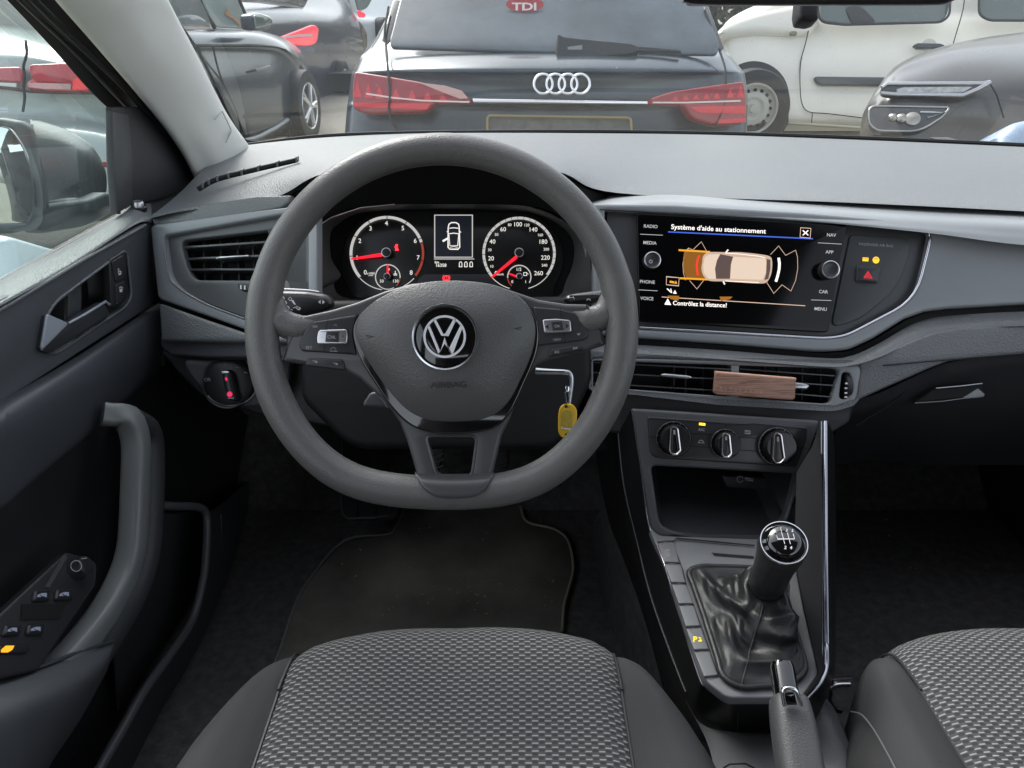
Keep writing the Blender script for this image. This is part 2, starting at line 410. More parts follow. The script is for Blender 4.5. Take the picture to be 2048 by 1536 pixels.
def fr_(y,xl,xr,o): return [WP.at(*B2((xl+(xr-xl)*f,y+dy))[0],o-do) for f,dy,do in ((0,-8,.0035),(.06,-2,.0005),(.3,3,0),(.5,4,0),(.7,2,0),(.94,-4,.0005),(1,-12,.0035))]
loft('spoke_foot',[fr_(375,842,1248,.0035),fr_(388,846,1246,.0095),fr_(408,856,1240,.0150),fr_(440,872,1226,.0185),fr_(472,898,1204,.0195),fr_(496,935,1168,.0186),fr_(504,950,1152,.014)],spm,sw,nu=5,nv=4,ang=60)
# glossy surround and airbag cover
cov=Z5((1060,532),(1250,550),(1385,595),(1470,660),(1520,740),(1535,830),(1525,930),(1495,1020),(1450,1120),(1400,1230),(1350,1310),(1290,1362),(1200,1392),(1060,1405),(920,1398),(820,1370),(740,1315),(660,1225),(590,1120),(520,1010),(478,920),(458,830),(470,760),(520,690),(600,630),(720,575),(880,542))
plate('cover_surround',[( (x-891)*1.012+892,(y-700)*1.022+705) for x,y in crp(cov,4)],WP,.012,.002,gloss,sw,off=.008)
pad=Z5((1060,530),(1250,548),(1380,592),(1462,655),(1510,735),(1524,825),(1512,925),(1482,1010),(1436,1110),(1388,1205),(1335,1275),(1270,1320),(1190,1345),(1060,1355),(930,1350),(840,1325),(760,1275),(680,1190),(605,1090),(535,985),(492,905),(470,830),(482,762),(530,695),(610,635),(725,578),(880,540))
cvr=pillow('airbag_cover',crp(pad,3),WP,.020,padm,sw,off=.008,p=3.2,wall=.010)
pp=WP
def Gp(off,T=Z5): return Gfx(WP,off,T)
# raised lettering plate follows the cover front: height near the lower centre
g=Gp(.0282); g.text('AIRBAG',1015,1140,34,-2,bold=.01,sx=1.25); g.build('airbag_lettering',mat('recessed_lettering',(.02,.02,.021),.5),cvr)
g=Gp(.0275); g.line([(530,850),(575,858)],5); g.line([(540,862),(565,862)],5); g.build('horn_mark',MATS['recessed_lettering'],cvr); g=Gp(.0275); g.line([(1400,812),(1445,802)],5); g.line([(1410,815),(1440,815)],5); g.build('horn_mark',MATS['recessed_lettering'],cvr)
# emblem
em=lathe('emblem_ring',WP.at(890,674,.030),WP.n,[(.0302,-.006),(.0302,0),(.0296,.0014),(.0282,.0016),(.0274,.0006),(.0272,-.002)],chrome,sw,seg=64)
lathe('emblem_disc',WP.at(890,674,.028),WP.n,[(.0276,-.004),(.0276,.0),(.02,.0018),(.01,.0026),(0,.003)],gloss,sw,seg=64)
bd=bmesh.new()
EO=.0325
g=Gp(EO); g.arc((993,858),118,13,0,360,64)
g.line([(922,768),(993,852)][:0] or [(930,752),(980,848),(1006,848),(1056,752)],15)
g.line([(897,792),(962,952),(993,880),(1026,952),(1094,792)],15)
me=bpy.data.meshes.new('badge')
for f in g.bm.faces:
    f.normal_update()
    if f.normal.dot(WP.n)<0:f.normal_flip()
ex=bmesh.ops.extrude_face_region(g.bm,geom=g.bm.faces[:]); bmesh.ops.translate(g.bm,vec=WP.n*.0012,verts=[v for v in ex['geom'] if isinstance(v,bmesh.types.BMVert)])
g.bm.to_mesh(me); g.bm.free(); finish(me,'badge',mat('badge_chrome',(.85,.85,.88),.4,.25),em)
# button pods
bpn=mat('button_plastic',(.032,.033,.035),.38,grain=.00002,gscale=.0008,kind='noise',var=.05)
def pod(ringT,sw_ring,btn_ring,low,off=.0055):
    p=plate('button_panel',ringT,WP,.006,.0018,bpn,sw,off=off+.001,r=5)
    s=plate('rocker_switch',sw_ring,WP,.005,.0014,alu,p,off=off+.0035,r=5)
    b=plate('centre_button',btn_ring,WP,.004,.0008,bpn,p,off=off+.0045,r=2)
    l=plate('lower_button',low,WP,.006,.002,bpn,sw,off=off+.001,r=6)
    return p,l
p1,l1=pod(E6((740,605),(1195,525,2),(1140,660),(1112,780),(1130,920),(1165,1150,2),(680,1115),(330,1095,25),(285,1010,25),(320,890),(400,740),(500,640)),
    E6((590,765),(1020,750),(1040,850),(1028,985),(570,990),(560,880)),E6((710,790),(905,785),(902,955),(690,950)),E6((420,1190),(940,1215),(985,1270),(1000,1390),(370,1320)))
g=Gp(.0072,E6); g.line([(738,600),(705,760)],7); g.line([(685,1000),(672,1115)],7); g.build('button_gap',void,p1)
g=Gp(.0072,E6); g.text('RES',540,715,34,3,bold=.01); g.text('SET',445,1040,46,4,bold=.01); g.text('(A)',850,690,26,3)
g.arc((820,1080),42,7,20,160,10); g.line([(765,1090),(880,1095)],8); g.line([(775,1075),(790,1100)],6); g.line([(840,1078),(850,1102)],6); g.build('button_lettering',dimwhite,p1)
g=Gp(.0106,E6); g.text('CNL',795,875,48,2,bold=.01); g.build('centre_lettering',dimwhite,p1)
g=Gp(.0096,E6); g.text('-',640,870,40); g.text('+',970,862,40,bold=.01); g.build('switch_marks',dark,p1)
g=Gp(.0072,E6); g.line([(500,1240),(575,1250)],9); g.poly((530,1270),(570,1240),(575,1275)); g.line([(820,1275),(880,1282)],9); g.poly((845,1300),(882,1272),(886,1305)); g.build('lower_lettering',dimwhite,l1)
p2,l2=pod(Z5((1508,682),(1670,695),(1765,720,20),(1800,770),(1838,850,18),(1815,878,14),(1700,895),(1532,912),(1528,800)),
    Z5((1563,757),(1650,752),(1730,760),(1737,832),(1575,838)),Z5((1615,768),(1680,766),(1692,818),(1625,822)),Z5((1608,932),(1700,915),(1790,905),(1820,938),(1600,978)))
g=Gp(.0072); g.line([(1670,692),(1676,752)],3); g.line([(1690,838),(1700,895)],3); g.build('button_gap',void,p2)
g=Gp(.0072); g.text('VIEW',1650,875,13,-4,bold=.01); g.poly((1765,840),(1788,838),(1777,852)); g.build('button_lettering',dimwhite,p2)
g=Gp(.0106); g.text('OK',1652,796,16,-2,bold=.01); g.build('centre_lettering',dimwhite,p2)
g=Gp(.0096); g.poly((1580,800),(1600,785),(1600,815)); g.poly((1722,795),(1704,780),(1704,810)); g.build('switch_marks',dark,p2)
g=Gp(.0072); g.text('M2',1650,948,15,-6,bold=.01); g.text('M4',1757,926,15,-8,bold=.01); g.build('lower_lettering',dimwhite,l2)
tube('spoke_seam',pt(WP,Z5((160,738),(95,870),(38,1003)),.0042,4),.0005,chrome,sw,seg=5)
tube('spoke_seam',pt(WP,Z5((1822,672),(1895,800),(1935,905)),.0042,4),.0005,dark,sw,seg=5)
tube('window_lip',pt(WP,fillet(B2((898,183,14),(1162,183,14),(1134,398,18),(955,398,18))),.0035),.0012,spm,sw,seg=6,closed=True)
# ================= stalks and column
st=thing('steering_column','black steering column shroud behind the wheel with two control stalks','steering column',PD(886,760,.85))
SP=PLD(.80)
s1=plate('indicator_stalk',E6((-260,120),(0,145),(400,155),(700,205,40),(790,290,60),(795,400,40),(600,480),(280,545),(120,540),(-60,470),(-260,430)),SP,.022,.009,satin,st,off=.006,r=6)
tube('stalk_highlight',pt(SP,E6((-200,140),(100,148),(420,165),(600,192)),.0062,4),.0013,alu,s1,seg=6)
g=Gfx(SP,.0068,E6)
for (x,y) in ((40,285),(75,350),(115,430)):
    g.arc((x,y),26,10,0,360,16); g.poly((x-65,y-22),(x-45,y-22),(x-45,y+20),(x-65,y+20))
g.arc((155,290),30,7,0,360,4); g.poly((170,310),(205,310),(245,380),(215,375)); g.line([(205,430),(240,415),(275,455),(312,430)],9); g.line([(250,400),(320,435),(290,465)],9); g.line([(160,450),(195,462)],9)
g.poly((585,335),(625,305),(625,370)); g.poly((690,340),(650,305),(650,372)); g.build('stalk_symbols',white,s1)
s2=plate('wiper_stalk',Z5((1690,640,8),(1705,612,8),(1760,600),(1960,575),(1960,640),(1850,660),(1720,662)),SP,.022,.008,satin,st,off=.004,r=6)
g=Gfx(SP,.0048,Z5); 
for i in range(4): g.line([(1865+i*14,612),(1872+i*14,607)],4)
g.line([(1715,632),(1745,628)],5); g.line([(1745,622),(1752,640)],4); g.arc((1835,650),12,4,20,160,8); g.build('stalk_symbols',white,s2)
plate('column_shroud',[(640,600),(1180,590),(1185,760),(1120,900,40),(700,900,40),(600,800),(600,690)],PLD(.90),.10,.01,mat('shroud_black',(.009,.009,.01),.6,spec=.3),st,r=20)
plate('adjuster_lever',Z5((555,1185,6),(600,1180),(660,1275),(515,1270,8),(515,1245,8)),PLD(.82),.01,.003,dgrain,st)
# key
ky=thing('ignition_key','silver bladed car key turned in the ignition with a split ring hanging from it','key',PD(1085,745,.80))
KP=PLD(.80)
tube('key_bow',cr([KP.at(a,b) for a,b in E3((-260,215),(0,215),(250,225),(350,235),(385,300),(390,450),(370,620),(345,780))],5),[.0030]*22+[.0026]*4+[.0022]*20,alu,ky,seg=10) if 0 else None
kb=[KP.at(a,b) for a,b in crp(E3((-260,200),(0,215),(280,225),(350,250),(385,320),(390,450),(372,620),(350,790)),5,False)]
tube('key_bow',kb,[.0036*(1-.55*i/(len(kb)-1)) for i in range(len(kb))],mat('key_metal',(.55,.57,.6),.3,.9),ky,seg=10)
g=Gfx(KP,.0038,E3); g.line([(-260,200),(0,206),(270,212)],26); g.build('key_slot',dark,ky)
kr=tube('split_ring',[KP.at(*E3((310+32*math.cos(a),640+165*math.sin(a)))[0])+KP.n*.003*math.sin(a) for a in [2*PI*k/24 for k in range(24)]],.0009,chrome,ky,seg=6,closed=True)
lathe('swivel',KP.at(*E3((312,530))[0],.002),UP,[(0,-.003),(.0024,-.003),(.003,0),(.0022,.003),(0,.003)],chrome,ky,seg=14)
tg=thing('key_tag','yellow plastic key tag with an oval hole hanging from the ignition key','key tag',PD(1134,843,.79))
TP=PLD(.79)
yel=mat('yellow_tag_plastic',(.75,.45,.02),.35,var=.06,vscale=60)
plate('tag_body',E3((170,870,45),(240,795,45),(400,790,45),(480,880,60),(492,960,40),(475,1280,60),(420,1390,60),(310,1440,50),(190,1390,60),(148,1290,60),(150,1000,40)),TP,.003,.0012,yel,tg,off=.002,
   holes=[E3(*[(290+28*math.cos(a),840+32*math.sin(a)) for a in [2*PI*k/10 for k in range(10)]]),E3(*[(305+38*math.cos(a),1352+25*math.sin(a)) for a in [2*PI*k/12 for k in range(12)]])])
plate('paper_window',E3((215,890,10),(420,895,10),(405,1270,10),(195,1265,10)),TP,.001,.0003,mat('yellow_window',(.5,.36,.06),.2,var=.15,vscale=200),tg,off=.0026)
g=Gfx(TP,.003,E3)
for i,c in enumerate('TURBO'[:0] or 'x'*0): pass
g.line([(205,1228),(240,1232)],34); g.line([(250,1240),(385,1250)],26); g.build('tag_lettering',white,tg)
# ================= dashboard
da=thing('dashboard','grey grained plastic dashboard with touchscreen, lit dials and air vents under the windscreen','dashboard',PD(1024,520,1.0))
def row(*a): return [PD(x,y,D) for x,y,D in a]
far=row((455,300,1.42),(488,291,1.47),(620,277,1.5),(760,269,1.53),(900,266,1.54),(1100,266,1.55),(1400,269,1.54),(1700,279,1.50),(2048,294,1.45),(2330,308,1.4))
mid=row((405,340,1.27),(445,328,1.29),(560,306,1.31),(720,292,1.30),(900,284,1.30),(1090,292,1.31),(1400,300,1.33),(1700,312,1.30),(2048,328,1.24),(2330,346,1.2))
mid2=row((360,385,1.14),(420,372,1.14),(520,352,1.12),(690,312,1.10),(895,296,1.09),(1080,312,1.10),(1330,345,1.14),(1700,360,1.11),(2048,376,1.08),(2330,392,1.05))
near=row((303,432,1.06),(370,418,1.045),(545,391,1.01),(655,342,.95),(890,312,.925),(1110,339,.95),(1243,382,1.01),(1680,400,.985),(2048,418,.965),(2330,436,.95))
roll=row((303,436,1.06),(370,421,1.045),(545,394,1.012),(655,347,.95),(890,318,.925),(1110,344,.95),(1243,385,1.012),(1680,404,.988),(2048,422,.968),(2330,440,.952))
lip=row((303,437,1.08),(370,423,1.065),(545,397,1.04),(655,352,.975),(890,322,.95),(1110,349,.975),(1243,388,1.04),(1680,408,1.01),(2048,426,.99),(2330,444,.975))
loft('dash_top',[far,mid,mid2,near,roll,lip],soft,da,nu=8,nv=6,ang=60)
# subtle feature crease on the passenger side
tube('top_crease',cr(row((1180,322,1.225),(1400,331,1.228),(1700,344,1.20),(2048,360,1.145),(2330,376,1.11)),6),.0022,soft,da,seg=6)
# bevel ledge below the top, right side, rolling into the big face panel
e0=row((1190,398,1.03),(1243,389,1.03),(1348,386,1.025),(1600,400,1.01),(1858,414,.995),(2048,423,.985),(2330,441,.97))
e1=row((1180,412,.96),(1243,404,.955),(1348,402,.955),(1600,418,.95),(1858,436,.94),(2048,446,.93),(2330,462,.92))
e2=row((1176,420,.938),(1243,416,.936),(1348,422,.935),(1600,436,.93),(1858,456,.922),(2048,470,.915),(2330,486,.905))
e3=row((1176,424,.935),(1243,420,.933),(1348,426,.932),(1600,441,.928),(1858,466,.918),(2048,490,.908),(2330,505,.9))
loft('upper_trim',[e0,e1,e2,e3],trim,da,nu=6,nv=6,back=.006,ang=60)
DP=PLD(.93)
# right hand face: dark ring frame around screen + large plain panel
rec=Z6((30,118,4),(1882,222,30),(1934,250,25),(1922,330,60),(1848,640,40),(1440,856,60),(1330,868,60),(200,812,4),(30,808,4))
face=[(1186,406),(1348,408),(1600,423),(1858,445),(2048,470),(2400,490),(2400,600),(2048,609),(1900,617),(1852,623),(1810,638),(1747,677),(1698,700,14),(1644,704,30),(1439,687),(1279,676),(1186,668)]
plate('screen_surround',face,DP,.02,.004,trim,da,holes=[rec])
g=plate('recess_panel',Z6((40,112),(1900,210),(1960,250),(1945,330),(1870,660),(1450,880),(1330,892),(40,830)),DP,.006,.001,mat('dark_grey_panel',(.045,.047,.05),.45,grain=.00003,gscale=.0009,kind='noise',var=.05),da,off=-.009)
def strip(name,pts,pl,off,r,m,parent,flat=1,n=0,closed=False,seg=8): return tube(name,pt(pl,pts,off,n,closed),r,m,parent,seg=seg,flat=flat,closed=closed)
cs=[(p[0],p[1]) for p in fillet(Z6((-200,778),(230,805),(1330,868,70),(1445,850,60),(1846,640,50),(1922,330,50),(1934,252,20),(1884,222,20)),0)]
strip('chrome_strip',cs[1:],DP,-.001,.0017,mat('screen_chrome',(.7,.7,.76),.14,1),da)
strip('top_edge_line',Z6((0,113),(600,145),(1300,186),(1880,220)),DP,.0005,.0008,dark,da)
# black gap below the face and the lower dash body
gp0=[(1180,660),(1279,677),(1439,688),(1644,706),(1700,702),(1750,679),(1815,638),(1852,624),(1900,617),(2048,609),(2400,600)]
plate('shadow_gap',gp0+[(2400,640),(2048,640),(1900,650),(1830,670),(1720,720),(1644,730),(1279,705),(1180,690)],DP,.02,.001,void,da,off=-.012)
# lower body with centre vents
lb=row((1180,684,.935),(1279,690,.935),(1439,700,.933),(1644,716,.93),(1700,712,.93),(1752,690,.932),(1815,653,.938),(1856,638,.94),(1905,631,.94),(2048,623,.93),(2400,615,.92))
def sh(r,dy,dD): 
    return [CAM+(p-CAM)*((((p-CAM).dot(FW))+dD)/((p-CAM).dot(FW)))+UP*(-dy*((p-CAM).dot(FW))/F) for p in r]
lb2=[sh([p],d,e)[0] for p,d,e in zip(lb,[8]*4+[10,12,14,16,16,16,16],[-.016]*11)]
lbf=row((1180,703,.912),(1279,708,.912),(1439,718,.91),(1644,733,.908),(1706,730,.908),(1765,712,.91),(1832,680,.915),(1872,666,.918),(1915,658,.918),(2048,652,.91),(2400,645,.9))
low=row((1180,705,.910),(1279,711,.910),(1439,722,.908),(1644,738,.905),(1716,745,.905),(1765,740,.907),(1832,710,.911),(1872,700,.913),(1915,690,.913),(2048,690,.906),(2400,680,.9))
loft('lower_trim',[lb,lb2,lbf],soft,da,nu=6,nv=5,ang=60)
LP=PLD(.912)
VR=Z6((-50,985,6),(225,985,4),(1490,1012,20),(1532,1045,20),(1500,1240,14),(1375,1282,30),(700,1243,4),(200,1183,4),(-50,1160,6))
vh=Z6((-40,998,5),(1372,1044,10),(1405,1062,8),(1350,1244,10),(1310,1250),(-40,1150,5))
wheelh=Z6((1418,1065,10),(1470,1070,10),(1456,1228,8),(1400,1222,8))
body=[(1168,701),(1180,701),(1279,706),(1439,716),(1644,731),(1706,728),(1765,710),(1832,678),(1872,664),(1915,656),(2048,650),(2400,642),(2400,690),(2048,707),(1900,722),(1862,736),(1815,757),(1760,781),(1712,803),(1700,806),(1672,816,6),(1439,803),(1268,786),(1168,775)]
plate('lower_face',body,LP,.016,.003,soft,da,holes=[VR],off=0)
# thin crease where face panel meets glovebox
strip('panel_crease',E4((600,668),(900,640),(1300,605),(2038,545)),LP,.0006,.0012,dark,da)
vf=plate('centre_vent_frame',VR,LP,.012,.002,trim,da,off=-.001,holes=[vh,wheelh])
plate('vent_cavity',Z6((-60,985),(1500,1015),(1500,1270),(-60,1200)),LP,.004,.001,void,vf,off=-.035)
def slat(a,b,par,pl,off=-.004,w=9,dep=.022,m=None,nm='vane'):
    (x0,y0),(x1,y1)=a,b
    plate(nm,[(x0,y0-w/2*.35),(x1,y1-w/2*.35),(x1,y1+w/2*.35),(x0,y0+w/2*.35)],pl,dep,.0006,m or satin,par,off=off)
vm=mat('vent_vane_plastic',(.05,.05,.052),.22)
for a,b in (((-50,1008),(765,1050)),((-50,1068),(680,1106)),((-50,1130),(670,1172)),((820,1048),(1376,1088)),((820,1105),(1376,1145)),((820,1165),(1360,1212))):
    slat(*Z6(a,b),vf,LP,m=vm)
plate('vent_divider',Z6((768,1022),(815,1025),(812,1215),(768,1212)),LP,.02,.001,trim,vf,off=-.003)
plate('vane_slider',Z6((355,1082,5),(375,1072,5),(520,1085,5),(545,1095,5),(520,1106,4),(375,1092,4)),LP,.012,.002,alu,vf,off=.003)
plate('vane_slider',Z6((1120,1122,5),(1200,1130,5),(1232,1145,5),(1215,1168,5),(1120,1162,5)),LP,.012,.002,alu,vf,off=.003)
for x in (430,500,600,960,1040,1180,1290): plate('rear_vane',Z6((x,1030),(x+8,1030),(x+6,1230),(x-2,1230)),LP,.012,.0005,dark,vf,off=-.02)
tw=lathe('thumbwheel',LP.at(*Z6((1437,1146))[0],-.011),LP.u,[(.0,-.0032),(.0145,-.0032),(.0152,-.0022),(.0152,.0022),(.0145,.0032),(0,.0032)],dark,vf,seg=48,jag=.02)
g=Gfx(LP,.0046,Z6); g.poly((1442,1122),(1452,1136),(1432,1136)); 
for y in (1160,1188,1212): g.poly((1432,y-5),(1448,y-4),(1446,y+4),(1430,y+3))
g.build('wheel_marks',white,tw)
# wooden clip-on freshener: a thing of its own
wd=mat('walnut_wood',(.32,.15,.09),.5,var=.1)
def wood():
    m=wd;nt=m.node_tree;N=nt.nodes;L=nt.links
    tc=N.new('ShaderNodeTexCoord');mp=N.new('ShaderNodeMapping');mp.inputs['Scale'].default_value=(22,160,420);mp.inputs['Rotation'].default_value=(0,R(3.8),0)
    nz=N.new('ShaderNodeTexNoise');nz.inputs['Scale'].default_value=1.6;nz.inputs['Detail'].default_value=8;nz.inputs['Distortion'].default_value=.6
    r=N.new('ShaderNodeValToRGB');r.color_ramp.elements[0].position=.36;r.color_ramp.elements[0].color=(.23,.115,.08,1);r.color_ramp.elements[1].position=.55;r.color_ramp.elements[1].color=(.42,.235,.17,1)
    L.new(tc.outputs['Object'],mp.inputs[0]);L.new(mp.outputs[0],nz.inputs['Vector']);L.new(nz.outputs['Fac'],r.inputs[0]);L.new(r.outputs[0],N['Principled BSDF'].inputs['Base Color'])
wood()
wf=thing('air_freshener','small walnut wood bar clipped onto the vanes of the centre air vent','air freshener',LP.at(1511,772))
WF=Plane(LP.at(1511,772,.014),LP.n+Vector((0,0,-.12)))
plate('wood_bar',E1((90,92,8),(1180,182,8),(1165,486,8),(60,405,8)),WF,.011,.0018,wd,wf)
plate('top_edge',E1((92,90),(1182,180),(1180,215),(88,128)),WF,.0116,.0012,mat('pale_wood_edge',(.62,.36,.26),.45,var=.1,vscale=120),wf,off=.0004)
plate('clip',E1((500,300),(700,310),(700,420),(500,400)),LP,.012,.002,dark,wf,off=.006)
g=Gfx(WF,.0006,E1)
for i,ch in enumerate('ALTURARIA'): g.text(ch,150+i*68,312+i*8,40,5,bold=.0)
g.build('engraved_lettering',mat('pale_engraving',(.5,.33,.27),.6),wf)
# touchscreen
ts=plate('touchscreen',B8((18,28,6),(2022,140,6),(1838,1168,8),(38,1062,6)),DP,.006,.0015,mat('screen_glass',(.003,.003,.0035),.12,spec=.22),da,off=.001)
GO=.0016
sw_=glow('screen_white',(.95,.9,.86),1.25)
g=Gfx(DP,GO,B8)
g.text('Système d\'aide au stationnement',345,158,44,2.8,'L',bold=.012,sx=1.07)
g.build('title_text',sw_,ts); g=Gfx(DP,GO,B8); g.line([(1598,194),(1650,240)],10); g.line([(1650,194),(1598,240)],10); g.build('close_mark',sw_,ts); g=Gfx(DP,GO,B8)
g.text('Contrôlez la distance!',362,884,40,2.6,'L',bold=.014,sx=1.0)
g.build('footer_text',sw_,ts)
g=Gfx(DP,GO,B8); g.line([(1578,168),(1675,175),(1668,268),(1572,258)],6,True); g.line([(255,828),(1622,912)],7)
for pts in ([(545,385),(632,302),(680,388)],[(485,385),(510,362),(545,378)],[(510,368),(470,440),(455,520),(462,600),(480,670)],[(520,672),(590,752),(655,668)],[(1290,425),(1368,342),(1435,432),(1530,382)],[(1530,382),(1548,450),(1550,560),(1530,670),(1485,772)],[(1255,690),(1322,795),(1400,712),(1485,772)]):
    g.line(pts,4.5)
g.line([(300,635),(420,645),(415,722),(298,712)],6,True)
g.build('screen_lines',glow('screen_tan',(.62,.42,.32),1.1),ts)
g=Gfx(DP,GO,B8); g.line([(315,208),(1695,274)],11); g.build('title_underline',glow('screen_blue',(.06,.14,.75),.9),ts)
g=Gfx(DP,GO,B8); g.poly((470,385),(690,398),(650,450),(635,560),(660,650),(490,652),(455,560),(458,470)); g.build('warning_zone',glow('screen_brown',(.30,.115,.01),.75),ts)
g=Gfx(DP,GO+.0003,B8); g.line([(415,382),(560,390),(715,400)],17); g.line([(425,650),(560,655),(690,662)],17)
g.line([(330,682),(375,690)],20); g.poly((375,702),(403,702),(390,672)); g.build('orange_bars',glow('screen_orange',(.95,.40,.02),.9),ts)
g=Gfx(DP,GO+.0003,B8); g.line([(612,432),(594,480),(588,530),(592,580),(598,622)],20); g.build('red_arc',glow('screen_red',(.95,.05,.03),.9),ts)
for q in ([(1270,440),(1300,460)],[(1225,690),(1262,685)]): g=Gfx(DP,GO+.0003,B8); g.line(q,8); g.build('red_corner',MATS['screen_red'],ts)
g=Gfx(DP,GO+.0003,B8); g.line([(1368,455),(1376,510),(1372,570),(1358,630),(1342,682)],24); g.build('white_arc',sw_,ts); g=Gfx(DP,GO+.0003,B8)
g.poly((280,900),(345,905),(312,842)); g.line([(305,748),(345,785)],10); g.poly((362,795),(398,798),(380,762)); g.line([(340,748),(350,790)],8)
g.build('parking_icons',sw_,ts)
# little plan-view car
cb=B8(*crp([(640,500),(645,450),(670,415),(720,400),(860,402),(1000,402),(1180,420),(1280,440),(1305,480),(1305,560),(1290,630),(1250,690),(1180,700),(1000,690),(850,680),(720,676),(668,650),(640,600),(632,550)],3))
g=Gfx(DP,GO+.0004); g.poly(*cb); g.build('pictogram_body',glow('screen_cream',(.70,.50,.38),.75),ts)
g=Gfx(DP,GO+.0007,B8); g.poly((925,445),(1240,462),(1250,500),(1245,600),(1215,665),(905,655)); g.poly((650,520),(665,450),(700,425),(812,420),(780,480),(765,560),(775,655),(700,655),(655,600)); g.build('pictogram_roof',glow('screen_cream_light',(.84,.66,.52),.82),ts)
g=Gfx(DP,GO+.0009,B8); g.poly((812,420),(935,445),(912,520),(905,655),(772,655),(762,560),(780,480)); g.build('pictogram_glass',glow('screen_glass_dark',(.15,.10,.09),.6),ts); g=Gfx(DP,GO+.0009,B8); g.poly((1255,465),(1290,475),(1290,560),(1270,655),(1232,668),(1250,600)); g.build('pictogram_glass',MATS['screen_glass_dark'],ts)
g=Gfx(DP,GO+.0009,B8); g.line([(865,405),(888,378)],12); g.line([(840,680),(855,708)],12); g.line([(860,410),(1000,420),(1180,440),(1240,455)],5); g.line([(860,675),(1000,682),(1180,690)],5); g.build('pictogram_mirrors',sw_,ts)
g=Gfx(DP,GO+.0003,B8); g.poly((310,815),(420,818),(415,862),(340,850)); g.poly((805,825),(930,825),(905,850),(820,868)); g.build('orange_reflection_marks',glow('screen_orange_dim',(.55,.2,.01),.6),ts)
g=Gfx(DP,GO,B8)
for t,x,y in (('RADIO',150,155),('MEDIA',143,312),('PHONE',118,684),('VOICE',113,842),('NAV',1872,238),('APP',1852,400),('CAR',1795,778),('MENU',1768,942)): g.text(t,x,y,30,3,bold=.012)
for a,b in (((50,230),(265,240)),((32,760),(215,770)),((1742,312),(1968,325)),((1678,856),(1870,862))): g.line([a,b],5)
g.build('key_lettering',glow('key_print',(.55,.55,.55),.8),ts)
for (x,y,r) in ((150,490,82),(1825,580,88)):
    k=lathe('knob',DP.at(*B8((x,y))[0],.001),DP.n,[(r*.21*.93/F*k,h) for k,h in ((1,0),(1,.010),(.97,.0118),(.86,.0122),(.80,.0112),(.74,.0108))]+[(0,.0108)],mat('knob_dark',(.03,.03,.032),.35),ts,seg=48,jag=.015)
    lathe('knob_ring',DP.at(*B8((x,y))[0],.001),DP.n,[(r*.21*.93/F*k,h) for k,h in ((.97,.0115),(.955,.0124),(.86,.0128),(.80,.0118),(.79,.0110))],alu,k,seg=48)
    if x<500:
        g=Gfx(DP,.0121,B8); g.arc((x,y),15,5,120,420,18); g.line([(x,y-22),(x,y-4)],5); g.build('power_mark',white,k)
# passenger airbag lamp and hazard switch
pnl=plate('airbag_lamp_panel',Z6((1465,262,10),(1830,278,30),(1760,560,60),(1520,760,60),(1352,806,20)),DP,.004,.0012,MATS['dark_grey_panel'],da,off=-.0065)
g=Gfx(DP,-.0058,Z6); g.text('PASSENGER AIR BAG',1616,322,15,3.5); g.build('airbag_lettering',dimwhite,pnl)
g=Gfx(DP,-.0058,Z6); g.poly((1537,394),(1572,396),(1570,418),(1536,416)); g.disc((1615,410),20); g.build('airbag_lamp',amber,pnl)
g=Gfx(DP,-.0056,Z6); g.line([(1605,402),(1612,400)],4); g.line([(1618,398),(1622,406)],4); g.line([(1540,400),(1568,402)],2); g.build('lamp_marks',dark,pnl)
hz=plate('hazard_switch',Z6((1505,440,6),(1642,448,6),(1632,545,6),(1498,536,6)),DP,.008,.0015,MATS['dark_grey_panel'],da,off=-.003)
plate('switch_cap',Z6((1520,450,4),(1630,457,4),(1622,536,4),(1512,529,4)),DP,.008,.0012,bpn,hz,off=-.0015)
g=Gfx(DP,-.0011,Z6); g.poly((1568,472),(1596,518),(1540,515)); g.build('hazard_triangle',glow('hazard_red',(.9,.02,.04),.7),hz)
g=Gfx(DP,-.0008,Z6); g.line([(1568,490),(1580,510),(1556,509)],2.5,True); g.build('hazard_mark',dark,hz)
# ------------- instrument cluster
CP=PLD(1.04); CF=PLD(.99)
cl=bpy.data.objects.new('instrument_cluster',bpy.data.meshes.new('instrument_cluster')) if 0 else None
outer=[(560,600),(612,585),(625,470),(640,445),(700,415),(780,404),(886,400),(1000,404),(1075,415),(1130,445),(1170,490),(1188,580),(1205,600),(1180,640),(600,640)]
outer=Z5((160,640),(190,590),(222,245),(245,215),(330,160),(500,105),(700,85),(1000,82),(1300,85),(1500,100),(1680,175),(1800,280),(1835,350),(1862,590),(1900,640),(1700,700),(1000,720),(300,700))
inner=Z5((345,560),(385,500),(330,400),(325,260),(370,200),(480,140),(700,118),(1000,112),(1300,118),(1480,130),(1640,190),(1740,290),(1745,420),(1700,540),(1660,620),(1500,660),(1000,670),(450,640))
N=18
o1=[CF.at(*p) for p in outer]; i1=[CP.at(*p) for p in inner]; m1=[a.lerp(b,.12)+CF.n*.002 for a,b in zip(o1,i1)]
bm=grid_bm([[p for p in cr(q,4,True)] for q in (o1,m1,[a.lerp(b,.6) for a,b in zip(o1,i1)],i1)],True)
bz=obj('instrument_cluster',bm,mat('cluster_bezel',(.07,.07,.068),.5,grain=.00003,gscale=.001,kind='noise'),da,50)
plate('dial_face',crp(Z5((300,600),(310,400),(300,250),(400,120),(700,80),(1300,80),(1600,120),(1780,300),(1780,600),(1600,720),(400,720)),3),CP,.006,.001,mat('dial_black',(.006,.006,.006),.3),bz,off=-.002)
